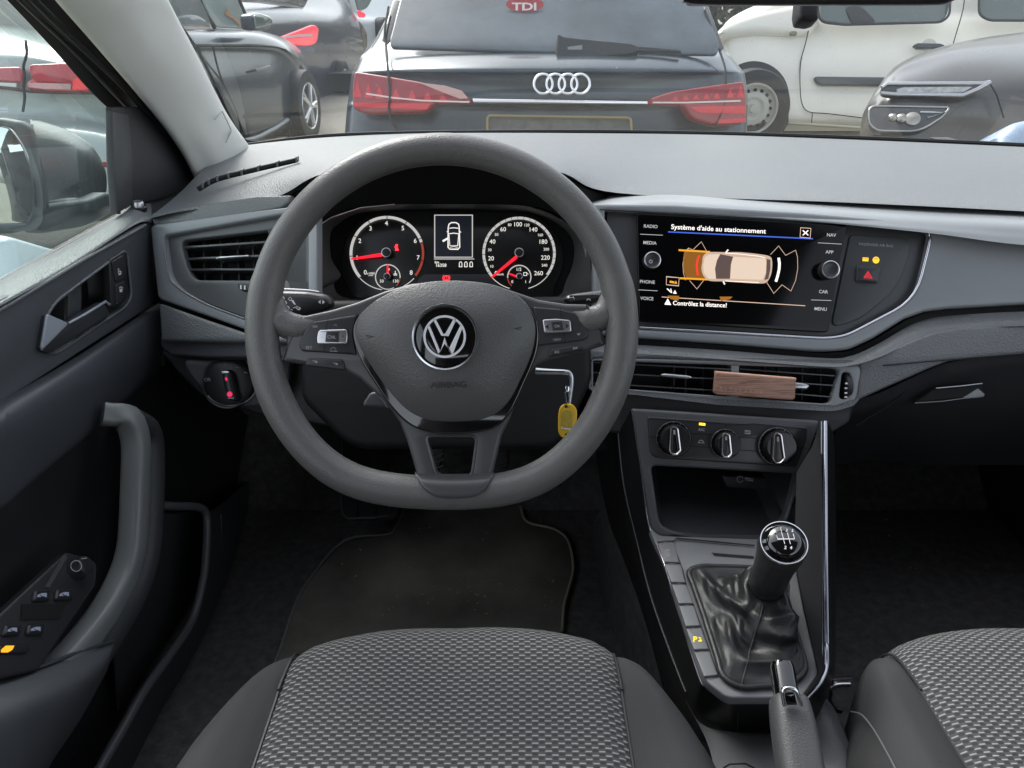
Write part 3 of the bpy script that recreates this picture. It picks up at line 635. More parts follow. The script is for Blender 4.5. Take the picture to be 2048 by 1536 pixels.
plate('face_mask',crp(Z5((388,430),(430,250),(520,165),(680,130),(1000,128),(1420,135),(1560,170),(1660,280),(1690,420),(1640,560),(1560,640),(1000,650),(520,640),(420,560)),4),CP,.003,.001,mat('mask_black',(.012,.012,.012),.25),bz,off=.001)
hood=[[CF.at(x,y,.004) for x,y in Z5((-60,200),(80,60),(250,-20),(500,-60),(1000,-90),(1450,-60),(1700,0),(1850,90),(1960,200))],
      [CF.at(x,y,-.004) for x,y in Z5((150,330),(222,232),(325,155),(500,98),(1000,78),(1500,95),(1690,170),(1800,275),(1850,400))]]
loft('hood_underside',[row((560,400,1.03),(600,378,.99),(640,356,.965),(760,331,.945),(890,324,.94),(1020,331,.945),(1120,352,.965),(1175,378,.99),(1225,395,1.03))]+hood[1:],mat('hood_dark',(.006,.006,.006),.75,spec=.2),da,nu=6,nv=4,back=None)
plate('cluster_side_panel',Z5((60,420),(100,380),(180,330),(215,240),(188,600),(60,600)),CF,.01,.002,trim,da,off=-.006)
plate('cluster_side_panel',Z5((1800,300),(1850,330),(1905,420),(1930,600),(1868,600)),CF,.01,.002,trim,da,off=-.006)
tube('bezel_edge',pt(CF,Z5((190,590),(222,245),(245,215),(330,160),(500,104),(700,84)),.001),.0007,alu,bz,seg=5)
tube('bezel_edge',pt(CF,Z5((1500,100),(1680,175),(1800,280),(1835,350),(1862,590)),.001),.0006,satin,bz,seg=5)
plate('lower_hatch',B7((720,660,10),(770,628),(1340,628),(1400,680,10),(1450,760),(680,760)),CP,.003,.001,satin,bz,off=.003)
GP=.0040
def GG(): return Gfx(CP,GP,B7)
TC=(428,440); SCn=(1630,440)
g=GG(); g.arc(TC,328,26,222,18,48); g.arc(TC,322,9,310,222-2,20) if 0 else None
g.arc(SCn,322,24,-38,222,60); g.build('dial_ring',litg,bz)
g=GG(); g.arc(TC,334,8,222,262,12); g.arc(TC,334,8,297,318,6); g.arc(SCn,330,8,222,255,10); g.arc(SCn,330,8,285,322,10)
g.arc((435,655),112,10,-5,230,30); g.arc((1632,655),106,10,-30,185,30); g.arc((435,655),112,8,230,300,10)
g.build('dial_rim_line',litg,bz)
g=GG(); g.arc(TC,328,22,-38,17,18); g.arc((435,655),112,10,-45,-10,8); g.arc((1632,655),106,10,188,230,8); g.build('red_zone',glow('dial_red_zone',(.42,.06,.035),.6),bz)
g=Gfx(CP,GP+.0004,B7)
for a in (222,184.5,152,120,90,58,24,-12,-42): 
    c,s_=math.cos(R(a)),math.sin(R(a)); g.line([(TC[0]+312*c,TC[1]-312*s_),(TC[0]+346*c,TC[1]-346*s_)],8)
for k in range(27):
    a=222-k*10; c,s_=math.cos(R(a)),math.sin(R(a)); g.line([(SCn[0]+(316 if k%2 else 308)*c,SCn[1]-(316 if k%2 else 308)*s_),(SCn[0]+336*c,SCn[1]-336*s_)],5)
g.build('dial_ticks',void,bz)
g=GG()
for t,x,y in (('0',230,612),('1',155,478),('2',180,325),('3',277,212),('4',422,165),('5',572,210),('6',685,325),('7',712,478),('8',648,615)): g.text(t,x,y,40,0,bold=.0)
for t,x,y in (('0',1420,620),('20',1375,485),('40',1388,332),('60',1485,220),('100',1622,175),('140',1762,222),('180',1852,333),('220',1870,478),('260',1808,620)): g.text(t,x,y,38,0,bold=.0)
for t,x,y in (('10',1383,558),('30',1363,408),('50',1425,268),('80',1545,180),('120',1702,182),('160',1826,272),('200',1878,402),('240',1862,548)): g.text(t,x,y,24,0,bold=.0)
g.text('x1000',280,622,20); g.text('r/min',280,640,14); g.text('km/h',1462,630,20); g.text('50',380,692,26); g.text('130',508,692,26); g.text('90',440,585,20); g.text('1/2',1630,585,28); g.text('0',1568,698,26); g.text('1',1690,698,26)
g.line([(488,628),(520,628)],6); g.line([(503,600),(503,632)],6); g.line([(488,638),(520,638)],5); g.line([(1672,615),(1672,642),(1700,642),(1700,615)],5,True); g.line([(1700,622),(1715,630)],5)
g.build('dial_numerals',lit,bz)
g=GG(); g.line([(862,92),(1205,92),(1205,475),(862,475)],9,True); g.line([(855,491),(1222,491)],8)
g.build('display_frame',litg,bz)
g=GG()
g.line([(985,205),(992,175),(1015,160),(1055,160),(1080,175),(1085,205),(1088,300),(1090,385),(1075,402),(1000,402),(984,385),(984,300)],10,True)
g.line([(995,212),(1035,207),(1078,212)],8); g.line([(990,262),(1035,256),(1082,262)],8); g.line([(992,270),(1000,370),(1072,370),(1080,268)],6); g.line([(1000,385),(1035,378),(1072,385)],5)
g.poly((930,322),(978,295),(984,312),(940,338)); g.line([(972,245),(982,240)],8); g.line([(1090,240),(1102,250)],8)
g.text('16358',922,548,28,0,bold=.01); g.text('km',882,520,22,0,bold=.02)
for x in (1098,1146,1194): g.line([(x-12,530),(x-6,518),(x+6,518),(x+12,530),(x+12,562),(x-12,562)],6,True); g.line([(x-12,562),(x+12,562)],6)
g.build('display_graphics',lit,bz)
g=Gfx(CP,GP-.0008,B7); g.poly((866,96),(1201,96),(1201,471),(866,471)); g.build('display_glass',glow('display_dark',(.01,.013,.022),.5),bz)
def needle(c,tip,w0,w1,nm='needle'):
    c=Vector(c);t=Vector(tip);d=(t-c).normalized();n=Vector((-d.y,d.x))
    plate(nm,B7(tuple(c+n*w0),tuple(t+n*w1),tuple(t-n*w1),tuple(c-n*w0)),CP,.0015,.0004,red,bz,off=GP+.005)
needle((380,452),(100,490),17,8); needle((1608,470),(1380,658),15,9); needle((434,625),(432,540),9,6); needle((1612,652),(1535,622),9,6)
for c,r in ((TC,46),(SCn,44),((435,655),32),((1632,655),30)):
    lathe('needle_hub',CP.at(*B7(c)[0],GP),CP.n,[(r*.2197/F*k,h) for k,h in ((1,0),(1,.006),(.9,.0072),(.75,.0074),(0,.0074))],mat('hub_black',(.02,.02,.02),.3),bz,seg=32)
    lathe('hub_ring',CP.at(*B7(c)[0],GP+.0001),CP.n,[(r*.2197/F*k,h) for k,h in ((1.0,.0066),(.98,.0076),(.84,.0078),(.82,.0070))],alu,bz,seg=32)
g=Gfx(CP,GP+.001,B7); g.disc((515,368),13); g.poly((500,415),(505,385),(527,385),(532,415)); g.line([(495,378),(535,412)],7)
g.arc((968,664),20,7,0,360,20); g.line([(968,652),(968,668)],6); g.line([(968,674),(968,678)],6); g.arc((968,664),32,5,130,230,8); g.arc((968,664),32,5,-50,50,8)
g.build('warning_lamp',glow('lamp_red',(1,.03,.05),2.2),bz)
# ------------- left side of the dash
LPn=PL3(PD(303,440,1.065),PD(600,420,.955),PD(330,620,1.02))
hole=Z4((957,208,6),(1600,92,3),(1800,60,3),(1800,760,4),(1430,693,4),(1200,605,30),(1040,510,40),(985,430,30))
tf=Z4((878,160,8),(905,140,8),(1500,62),(1850,20),(1850,860),(1420,752),(1150,655),(935,580,10),(920,560))
plate('side_vent_surround',tf,LPn,.014,.003,trim,da,holes=[hole])
plate('side_upper_trim',Z4((880,80,6),(905,70,8),(1200,20),(1500,-25),(1700,-30),(1690,10),(1640,45),(1400,95),(895,148,6)),LPn,.016,.003,soft,da,off=-.001)
svo=Z4((962,212,6),(1800,62),(1800,760),(1430,690),(1200,602,30),(1042,508,40),(988,430,30))
svh=Z4((1055,238,14),(1560,178),(1800,150),(1800,470),(1160,468,20),(1125,450,14),(1095,400,10))
sv=plate('side_vent_frame',svo,LPn,.01,.002,mat('grey_satin_vent',(.095,.097,.1),.4,grain=.00003,gscale=.0009,kind='noise'),da,off=-.008,holes=[svh])
plate('vent_cavity',svo,LPn,.003,.001,void,sv,off=-.045)
for a,b in (((1065,278),(1700,235)),((1085,345),(1700,318)),((1110,407),(1700,405))): slat(*Z4(a,b),sv,LPn,off=-.012,m=vm,w=13)
plate('vane_slider',Z4((1255,345,4),(1275,328,4),(1450,318,4),(1452,332,4),(1290,345,4)),LPn,.012,.002,alu,sv,off=-.004)
for x in (1120,1190,1290,1390,1480): plate('rear_vane',Z4((x-8,230),(x,230),(x+12,470),(x+4,470)),LPn,.012,.0005,dark,sv,off=-.026)
lt=plate('vent_shutter',Z4((1385,485,6),(1480,490),(1480,530),(1400,528,6)),LPn,.006,.001,dark,sv,off=-.002)
g=Gfx(LPn,-.0014,Z4); g.line([(1408,498),(1410,522)],8); g.line([(1432,500),(1432,524)],8); g.build('shutter_marks',white,lt)
strip('vent_chrome_edge',Z4((957,212),(985,430),(1040,510),(1200,606),(1430,695)),LPn,.0004,.0012,mat('grey_edge',(.2,.2,.22),.3,.6),da,n=5)
plate('knee_trim',Z4((925,600,6),(1150,680),(1420,772),(1700,800),(1700,835),(1420,832),(940,822,6)),LPn,.02,.004,soft,da,off=.002)
plate('knee_trim_lower',Z4((935,800),(1700,815),(1700,920),(1200,918),(1000,905),(940,860)),LPn,.02,.003,dgrain,da,off=-.010)
KPn=PLD(1.03)
plate('knee_panel',[(322,700),(640,700),(640,780),(900,830),(1230,830),(1260,900),(1180,905),(640,850),(520,830),(470,815),(400,790),(350,740)],KPn,.03,.004,dark,da,off=.0,r=4)
lsp=PLD(1.0)
plate('light_switch_housing',Z4((1060,935,30),(1700,925),(1690,1130,60),(1500,1215,60),(1340,1210,60),(1200,1130,60),(1110,1030,50)),lsp,.02,.004,dgrain,da,off=-.004)
ls=lathe('light_switch',lsp.at(*E5((700,540))[0]),lsp.n,[(430*.1221/F*k,h) for k,h in ((1,-.004),(1,0),(.97,.002),(.9,.001),(.75,.003),(0,.003))],mat('switch_black',(.008,.008,.009),.35),da,seg=56)
strip('switch_rim',[( 370+.1221*(745+450*math.cos(a)),700+.1221*(530+380*math.sin(a))) for a in [R(d) for d in range(25,150,8)]],lsp,.001,.0009,trim,da)
plate('switch_grip',E5((580,330,20),(720,315,20),(760,400,20),(850,800,30),(830,850,20),(690,830,20),(620,600)),lsp,.018,.005,satin,ls,off=.018)
plate('grip_cap',E5((590,350,8),(700,340,8),(735,375,8),(600,390,8)),lsp,.002,.0006,alu,ls,off=.0188)
g=Gfx(lsp,.0186,E5); g.line([(665,450),(685,500)],34); g.disc((732,725),46,16); g.build('switch_lamp',glow('switch_red',(.9,.02,.12),.8),ls)
g=Gfx(lsp,.0189,E5); g.line([(700,788),(800,790)],18); g.arc((735,725),20,6,0,360,12); g.build('switch_marks',dimwhite,ls)
g=Gfx(lsp,.0036,E5); g.arc((345,485),26,7,0,360,12); g.line([(385,460),(392,510)],10); g.line([(405,455),(412,515)],8); g.arc((665,245),20,6,0,360,10); g.line([(965,368),(1020,372)],14); g.line([(820,280),(880,288)],8); g.build('switch_lettering',mat('dim_print',(.25,.26,.33),.5),ls)
# demist slot on the dash top by the pillar
boxw('dash_core',(-.52,1.10,.62),(.93,1.42,.85),void,da,.0)
plate('dash_back',[(290,450),(3000,450),(3000,880),(1700,900),(1700,850),(640,850),(330,720)],PLD(1.12),.01,.001,void,da)
slp=[]
for k in range(12):
    t=k/11; x,y=Z1((1165+ (1690-1165)*t, 1108-t*158))[0]
    p0=PD(x,y,1.10+.06*t); p1=PD(x+14,y-2.2,1.11+.06*t)
    slp.append((p0,p1))
bm=bmesh.new(); 
sl=cr([PD(*Z1(a)[0],d) for a,d in (((1160,1110),1.088),((1260,1055),1.10),((1450,1005),1.118),((1740,938),1.143))],8)
tube('demist_slot',[p+Vector((0,0,.0005)) for p in sl],.0038,void,da,seg=6,flat=1,nrm=None)
for k in range(3,26,3):
    p=sl[min(k,len(sl)-1)]; boxw('slot_fin',(p.x-.0012,p.y-.006,p.z-.002),(p.x+.0012,p.y+.006,p.z+.0055),soft,da,bev=0)
# glovebox and dark lower right
gb0=row((1690,806,.925),(1760,785,.925),(1862,738,.93),(1915,722,.935),(2048,706,.93),(2400,690,.92))
gb1=row((1700,830,.945),(1790,806,.945),(1872,772,.945),(1930,760,.945),(2048,745,.94),(2400,730,.93))
gb2=row((1672,860,1.0),(1760,850,.99),(1872,840,.985),(1930,838,.985),(2048,835,.98),(2400,820,.97))
gb3=row((1668,930,1.10),(1760,920,1.10),(1872,930,1.09),(1930,930,1.09),(2048,930,1.08),(2400,930,1.07))
loft('glovebox_lid',[gb0,gb1,gb2,gb3],dark,da,nu=6,nv=5,ang=60)
GBP=PLD(.935)
gh=plate('glovebox_latch',E4((920,1055,4),(1130,900,4),(1610,850,4),(1640,960,4),(1625,990,4),(1400,1010)),GBP,.008,.002,void,da,off=.002)
strip('latch_edge',E4((1135,903),(1380,882),(1610,855)),GBP,.003,.0009,alu,gh)
strip('latch_lower_edge',E4((920,1055),(1200,1038),(1400,1010),(1620,990)),GBP,.003,.0006,trim,gh)
plate('latch_catch',E4((1415,1003),(1570,905),(1640,965),(1625,992)),GBP,.003,.0008,trim,gh,off=.004)
g=Gfx(GBP,.0,E4)
strip('glovebox_seam',E4((320,1290),(480,1190),(700,1050),(880,870),(1050,760)),GBP,-.001,.0009,void,da,n=5)
# underside filling the shadow behind the vents
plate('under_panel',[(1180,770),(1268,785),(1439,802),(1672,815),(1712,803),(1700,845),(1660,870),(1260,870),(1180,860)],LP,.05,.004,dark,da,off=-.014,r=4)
# ================= centre console
co=thing('centre_console','grey and gloss black centre console with three heater knobs and a button row','console',PD(1480,1150,.8))
KF=PLD(.90)
frame=B3((188,108,8),(1290,180,8),(1240,330),(1180,480),(1110,745,12),(1085,790),(1090,862),(870,862),(430,858),(335,888,6),(292,780),(240,450))
cav=B3((300,443,12),(1165,492,12),(1085,745,30),(1040,868,10),(870,868),(470,840,50),(352,800,40))
plate('console_face',frame,KF,.018,.003,mat('console_face_plastic',(.075,.077,.08),.42,grain=.00003,gscale=.001,kind='noise',var=.05),co,holes=[cav])
# storage tray behind the opening
q=[(300,443),(1165,492),(1085,745),(1040,872),(470,848),(352,800)]
o1=[KF.at(*B3(p)[0],-.004) for p in q]; b1=[a+Vector((0,.13,.02)) + (KF.at(*B3((720,640))[0])-a)*.12 for a in o1]
bm=grid_bm([[p for p in cr(r_,2,True)] for r_ in (o1,b1)],True); bm.faces.new([v for v in bm.verts][-12:]) if 0 else None
tray=obj('storage_tray',bm,dark,co,30)
plate('tray_back',B3((250,400),(1200,450),(1150,900),(250,900)),KF,.004,.001,void,co,off=-.13)
tb=plate('socket_panel',B3((715,498,6),(1030,515,6),(1010,590,10),(740,572,10)),KF,.008,.002,satin,co,off=-.06)
g=Gfx(KF,-.0594,B3); g.arc((820,522),18,4,20,340,14); g.line([(850,516),(895,520),(895,530),(850,526)],4,True); g.build('socket_marks',dimwhite,tb)
# climate panel
cpn=plate('climate_panel',B3((278,155,6),(1215,218,6),(1205,300),(1150,450,8),(1110,448),(340,400,16),(295,375,14)),KF,.006,.0015,satin,co,off=.002)
g=Gfx(KF,.0026,B3)
g.line([(282,168),(700,196),(760,205),(900,198),(1205,228)],4); g.line([(285,275),(325,278)],4); g.line([(540,330),(640,335)],4)
for a,b in (((540,255),(660,260)),((810,275),(922,282)),((812,350),(918,358)),((735,205),(737,225)),((1145,335),(1190,340))): g.line([a,b],4)
g.build('panel_grooves',void,cpn)
g=Gfx(KF,.0029,B3); g.text('A/C',594,232,16,3,bold=.01); g.arc((592,308),14,4,0,180,10); g.line([(572,308),(612,310)],4); g.line([(850,238),(880,240),(878,256),(848,254)],4,True); g.line([(858,242),(862,252)],3); g.line([(868,242),(872,252)],3); g.build('climate_symbols',dimwhite,cpn)
g=Gfx(KF,.0029,B3); g.line([(580,198),(616,202)],14); g.build('status_lamp',glow('lamp_amber',(1,.5,.02),2.5),cpn)
for (x,y,r,dx) in ((430,285,104,8),(733,314,88,4),(1036,328,112,10)):
    c=B3((x,y))[0]; rr=r*.3418*.9/F
    k=lathe('climate_knob',KF.at(*c,.003),KF.n,[(rr*a,h) for a,h in ((1.0,0),(1.0,.003),(.96,.0045),(.9,.004),(.86,.003),(.84,.003),(.80,.014),(.74,.0165),(.0,.0165))],gloss if 0 else mat('knob_gloss',(.012,.012,.013),.2),co,seg=60)
    strip('knob_collar',ringpx(c[0],c[1],r*.3418*.96,36),KF,.0075,.0005,mat('collar_grey',(.14,.14,.15),.3,.7),k,closed=True,seg=6)
    L0=70*r/104
    bar=[(x-14,y-L0*.85),(x,y-L0*1.02),(x+24,y-L0*.85),(x+34*r/104+6,y+L0*1.0),(x+20,y+L0*1.32),(x-6,y+L0*1.32),(x-22*r/104,y+L0*1.0)]
    p=plate('pointer',B3(*bar),KF,.012,.003,satin,k,off=.0225,r=2)
    strip('pointer_trim',fillet(B3(*bar),3),KF,.0232,.0011,mat('pointer_chrome',(.75,.68,.68),.25,1),k,closed=True,seg=6)
    g=Gfx(KF,.0235,B3); g.line([(x+5,y-L0*.72),(x+6,y-L0*.35)],12); g.build('pointer_mark',dimwhite,k)
    g=Gfx(KF,.0082,B3)
    for a in range(-130,140,26 if r>100 else 33):
        s_,c_=math.sin(R(a)),math.cos(R(a)); g.line([(x+r*.90*s_,y-r*.90*c_),(x+r*.96*s_,y-r*.96*c_)],3)
    g.build('knob_ticks',dimwhite,k)
# top surface
TPn=PL3(PD(1330,1060,.90),PD(1650,1060,.90),PD(1500,1400,.715))
topm=mat('console_top_plastic',(.15,.153,.16),.42,grain=.00002,gscale=.0008,kind='noise',var=.04)
top=[*B3((296,800),(345,850,10),(880,868),(1110,870))]+[*B4((1225,190),(1290,540),(1375,900,10),(1385,940,14),(1285,1080,20),(1270,1090),(830,1090,14),(790,1078,20),(675,990,20),(640,930,20),(430,310),(315,30))]
gh_=B4((556,300,22),(590,262,14),(860,268),(1080,280),(1130,300),(1165,400),(1300,905,25),(1285,945,20),(1215,1012,20),(870,1032,24),(772,962,24))
plate('console_top',top,TPn,.012,.002,topm,co,holes=[gh_])
rail=mat('rail_chrome',(.42,.43,.48),.27,1)
# inner gloss side between top plate and right rail, then rail
plate('gloss_side',B3((1150,480),(1240,330),(1290,185),(1300,190),(1300,800),(1300,1536))+B4((1428,900),(1380,1000),(1290,1098),(1270,1090),(1385,940),(1375,900),(1290,540),(1225,190)),PL3(PD(1640,850,.88),PD(1655,1380,.70),PD(1500,1400,.712)),.004,.001,mat('dark_matt_side',(.008,.008,.009),.7,spec=.15),co,off=-.002)
def rl(pts,D): return [PD(x,y,d) for (x,y),d in zip(pts,D)]
rr_=rl(B3((1318,185),(1320,600),(1322,1000),(1328,1536))+B4((1432,760),(1430,900),(1395,990),(1300,1098)),[.875,.84,.80,.755,.748,.735,.722,.712])
tube('chrome_rail',cr(rr_,8),.0025,rail,co,seg=12)
tube('rail_inner_line',[p-RT*.0045 for p in cr(rr_,8)][:-6],.0011,MATS['rail_chrome'],co,seg=6)  # thin second line in the rail's own chrome
ll_=rl(B3((188,110),(245,480),(290,795))+B4((420,285),(620,935),(680,1012),(790,1105),(870,1120),(1085,1122)),[.905,.905,.905,.85,.765,.755,.742,.738,.735])
tube('edge_rail',cr(ll_,8),.0016,mat('violet_grey_edge',(.3,.28,.33),.25,.8),co,seg=8)
# black side walls going down to the tunnel
lo_=rl(B3((105,250),(140,560),(215,880))+B4((330,480),(520,1000),(620,1190),(820,1300),(870,1305),(1130,1305)),[.93,.93,.93,.88,.80,.775,.765,.765,.765])
fl_=rl([(1190,900),(1210,1010),(1240,1120),(1290,1260),(1350,1450),(1400,1500),(1460,1530),(1480,1530),(1550,1530)],[1.15,1.15,1.12,1.05,.95,.92,.9,.9,.9])
loft('side_wall',[ll_,[a.lerp(b,.55) for a,b in zip(ll_,lo_)],lo_,fl_],mat('black_side',(.01,.01,.011),.35,var=.1),co,nu=6,nv=4,ang=50,lin_v=True)
tube('wall_edge_highlight',cr(lo_,6)[:26],.0009,mat('edge_grey',(.12,.12,.13),.4),co,seg=6)  # edge highlight laid on as a thin paler tube
rw_=[p+RT*.003 for p in rr_]
r2=rl([(1668,870),(1672,1010),(1672,1120),(1672,1290),(1672,1290),(1668,1345),(1650,1400),(1628,1445)],[.90,.87,.83,.79,.785,.775,.765,.755])
r3=[p-Vector((-.02,-.03,.28)) for p in r2]
loft('side_wall',[rw_,r2,r3],MATS['black_side'],co,nu=6,nv=4,ang=50,lin_v=True)
loft('front_wall',[rl(B4((1085,1122),(1200,1115),(1300,1098)),[.735,.73,.712]),rl(B4((1130,1305),(1250,1290),(1350,1250)),[.765,.765,.755])],MATS['black_side'],co,nu=4,nv=2,lin_v=True)
strip('front_seam',B4((868,1120),(872,1300)),PLD(.748),.004,.0008,void,co)
# flat button row
bx=[((360,105),(470,100)),((402,240),(508,243)),((448,368),(548,370)),((495,503),(596,502)),((540,648),(640,642)),((592,795),(693,790)),((655,965),(752,955))]
for i in range(6):
    (a,b),(c,d)=bx[i],bx[i+1]
    p=plate('console_button',B4((a[0]+6,a[1]+8),(b[0]-2,b[1]+8),(d[0]-6,d[1]-8),(c[0]+4,c[1]-8)),TPn,.004,.001,topm,co,off=.0018,r=2)
    if i==4:
        g=Gfx(TPn,.0023,B4); g.text('P',602,722,34,4,bold=.03); g.poly((618,735),(632,722),(645,726),(640,738)); g.line([(622,712),(640,716)],6); g.build('park_lettering',glow('yellow_print',(1,.7,.02),1.2),p)
    if i==0:
        g=Gfx(TPn,.0023,B4); g.text('A',428,172,20,0); g.arc((428,172),17,4,30,330,16); g.text('OFF',428,198,12,0); g.build('button_lettering',dimwhite,p)
g=Gfx(TPn,.0008,B4)
for a,b in bx: g.line([(a[0],a[1]+2),((a[0]+b[0])/2,a[1]-5),b],4); g.line([(a[0]+6,a[1]+4),((a[0]+b[0])/2,a[1]+9),(b[0]-4,b[1]+2)],3)
g.line([(455,108),(485,82),(975,128)],5); g.line([(462,118),(490,95),(975,118+22)],3); g.line([(455,108),(520,270),(545,380),(640,640),(750,955),(785,975),(870,1034),(1100,1034)],5)
g.line([(1180,420),(1310,900),(1290,960),(1225,1025)],5); g.build('panel_grooves',void,co)
g=Gfx(TPn,.001,B4); g.poly((705,172),(720,176),(972,196),(972,210),(722,192)); g.build('card_slot',void,co)
# gaiter
gi=B4((562,300),(590,266),(700,266),(860,270),(1000,276),(1130,300),(1160,400),(1215,600),(1265,780),(1297,905),(1283,943),(1212,1008),(1050,1022),(872,1028),(776,958),(720,780),(650,560),(600,420))
base=resamp([TPn.at(*p,.002) for p in gi],72)
neckc=PD(*B4((1065,345))[0],.775); topc=PD(*B4((1162,112))[0],.705); ax=(topc-neckc).normalized()
un,vn=frame_of(ax)
# align neck ring to the base ring by angle around the axis
gl=thing('gear_lever','short gear lever with chrome-ringed ball knob above a wrinkled black leather gaiter','gear lever',TPn.at(*B4((930,700))[0]))
cb_=sum(base,Vector())/len(base)
rows=[]
nr=22
n0=TPn.n
for j in range(nr+1):
    t=j/nr; rowp=[]
    for p in base:
        d=p-cb_; flat=(d-ax*d.dot(ax)).normalized()
        nk=neckc-ax*.012+flat*.0175
        s_=t
        hgt_=(nk-p).dot(n0); flat_=(nk-p)-n0*hgt_
        q=p+flat_*(t**.85)+n0*hgt_*(t**1.45)
        # sagging profile plus folds
        sag=math.sin(PI*min(1,t*1.02))
        bul=(TPn.at(*B4((930,650))[0])-q); 
        q=q+n0*(.010*math.sin(PI*min(1,t*1.0))**.6 if t<1 else 0)+(p-cb_)*(.05*math.sin(PI*t)**1.3)
        if 0<j<nr:
            f=noise.noise(Vector((p.x*20,p.y*20,t*3.0)))*.010-abs(noise.noise(Vector((q.x*19+5,q.y*19+q.z*12,t*2.2))))*.020+.003-abs(noise.noise(Vector((q.x*36+9,q.y*36,t*4+3))))*.009
            q=q+(n0*.9+ (p-cb_).normalized()*.6)*f*math.sin(PI*t)**.7
        rowp.append(q)
    rows.append(rowp)
G=[cr([r_[i] for r_ in rows],2) for i in range(len(base))]
G=[[G[i][j] for i in range(len(G))] for j in range(len(G[0]))]
obj('gaiter',grid_bm(G,True),bootm,gl,70)
tube('gaiter_piping',[p+n0*.001 for p in cr(base[::3],3,True)],.003,bootm,gl,seg=10,closed=True)
sm=[G[j][i]+n0*.0012 for j in range(2,len(G)-2) for i in (8,)]
# stitched seam
bi=max(range(72),key=lambda i:-base[i].y+ .0*base[i].x)
strip_pts=[G[j][bi]+n0*.0008 for j in range(0,len(G)-4)]
tube('gaiter_seam',strip_pts,.0007,mat('seam_thread',(.045,.045,.045),.6),gl,seg=6)
hgt=(topc-neckc).length
KR=.0227*1.0
kr_=70*.3164*0+44.5*.705/F*1.06
lathe('lever_collar',neckc-ax*.012,ax,[(.0165,-.004),(.0178,0),(.0182,.004),(.0172,.007)],satin,gl,seg=32)
lathe('knob_body',neckc,ax,[(.0,-.004),(.0172,-.004),(.0182,.0),(.0185,hgt*.25),(.0192,hgt*.5),(.0208,hgt*.72),(.0222,hgt*.86),(.0218,hgt*.95),(.0208,hgt)],mat('knob_leather',(.028,.027,.027),.42,grain=.0001,gscale=.0012),gl,seg=48,ang=60)
kn2=(ax*.5+(CAM-topc).normalized()*.5).normalized()
lathe('knob_ring',topc,ax,[(.0212,-.002),(.0216,.0),(.0211,.0012),(.0203,.0012),(.0200,.0)],chrome,gl,seg=56)
cap=lathe('knob_cap',topc,ax,[(.0205,-.001),(.0195,.0010),(.0165,.0028),(.0158,.0042),(.013,.0062),(.008,.0076),(.0,.0082)],gloss,gl,seg=56,ang=60)
KC=Plane(topc+ax*.0078,ax)
g=Gfx(KC,.0009,E7); w=16
g.line([(805,520),(840,615),(1270,612)],w); g.line([(920,380),(1020,745)],w); g.line([(1085,450),(1165,745)],w); g.line([(1232,480),(1270,612)],w)
g.text('R',780,420,70,8,bold=.02); g.text('1',915,345,70,8,bold=.02); g.text('3',1070,390,70,8,bold=.02); g.text('5',1215,400,70,8,bold=.02); g.text('2',1035,830,80,8,bold=.02); g.text('4',1180,835,80,8,bold=.02)
g.build('shift_pattern',mat('shift_print',(.85,.78,.82),.4),cap)
# ================= tunnel and handbrake
tn=thing('tunnel_cover','grey grained tunnel cover between the front seats behind the console','tunnel cover',PD(1500,1500,.72))
tr=[rl([(1370,1400),(1400,1445),(1450,1462),(1560,1465),(1625,1430),(1640,1380)],[.79,.775,.765,.76,.762,.77]),
    rl([(1420,1500),(1440,1510),(1480,1515),(1560,1515),(1660,1480),(1680,1440)],[.74,.735,.73,.73,.735,.76]),
    rl([(1440,1650),(1455,1650),(1500,1650),(1580,1650),(1720,1640),(1745,1620)],[.64,.64,.64,.64,.65,.67])]
loft('cover',tr,mat('tunnel_plastic',(.12,.122,.128),.45,grain=.0003,gscale=.0016,var=.05),tn,nu=6,nv=5,back=.004,ang=60)
strip('cover_hatch',B4((780,1536),(820,1512),(920,1508),(975,1536)),PLD(.715),.006,.0008,void,tn)
tsd=[rl([(1640,1380),(1668,1450),(1745,1620)],[.77,.755,.67]),rl([(1662,1400),(1690,1460),(1765,1620)],[.86,.84,.76])]
loft('cover_side',tsd,dark,tn,nu=4,nv=3)
hb=thing('handbrake_lever','grained grey handbrake lever with chrome-framed release button standing behind the gear lever','handbrake',PD(1600,1500,.62))
h0=PD(*B4((1190,1095))[0],.64); h1=PD(1628,1700,.565)
dh=(h0-h1); L_=dh.length; dh.normalize(); hu=(RT-dh*RT.dot(dh)).normalized(); hv=dh.cross(hu)
rows=[]
for t,wu,wv in ((0,.018,.016),(.3,.0172,.016),(.62,.0178,.016),(.82,.0172,.0155),(.95,.0158,.0148),(.985,.0148,.0140),(1.0,.0132,.0125),(1.0,.0112,.0105),(.965,.0105,.010)):
    rowp=[]
    for k in range(32):
        a=2*PI*k/32; c,s_=math.cos(a),math.sin(a); e=2/3.0
        x=math.copysign(abs(c)**e,c)*wu; y=math.copysign(abs(s_)**e,s_)*wv
        rowp.append(h1+dh*(L_*t)+hu*x+hv*y)
    rows.append(rowp)
obj('grip',grid_bm(rows,True),mat('handbrake_grip',(.075,.075,.078),.45,grain=.00022,gscale=.0012,var=.05),hb,45)
rows=[]
for t,w in ((-.03,.0098),(.030,.0098),(.036,.0088),(.038,.006)):
    rowp=[]
    for k in range(24):
        a=2*PI*k/24; c,s_=math.cos(a),math.sin(a); rowp.append(h0+dh*t*.8+hu*(math.copysign(abs(c)**.7,c)*w-.001)+hv*math.copysign(abs(s_)**.7,s_)*w)
    rows.append(rowp)
bm=grid_bm(rows,True); vs=list(bm.verts)[-24:]; bm.faces.new(vs)
bt=obj('release_button',bm,gloss,hb,45)
HPl=Plane(PD(*B4((1205,1080))[0],.615),-FW)
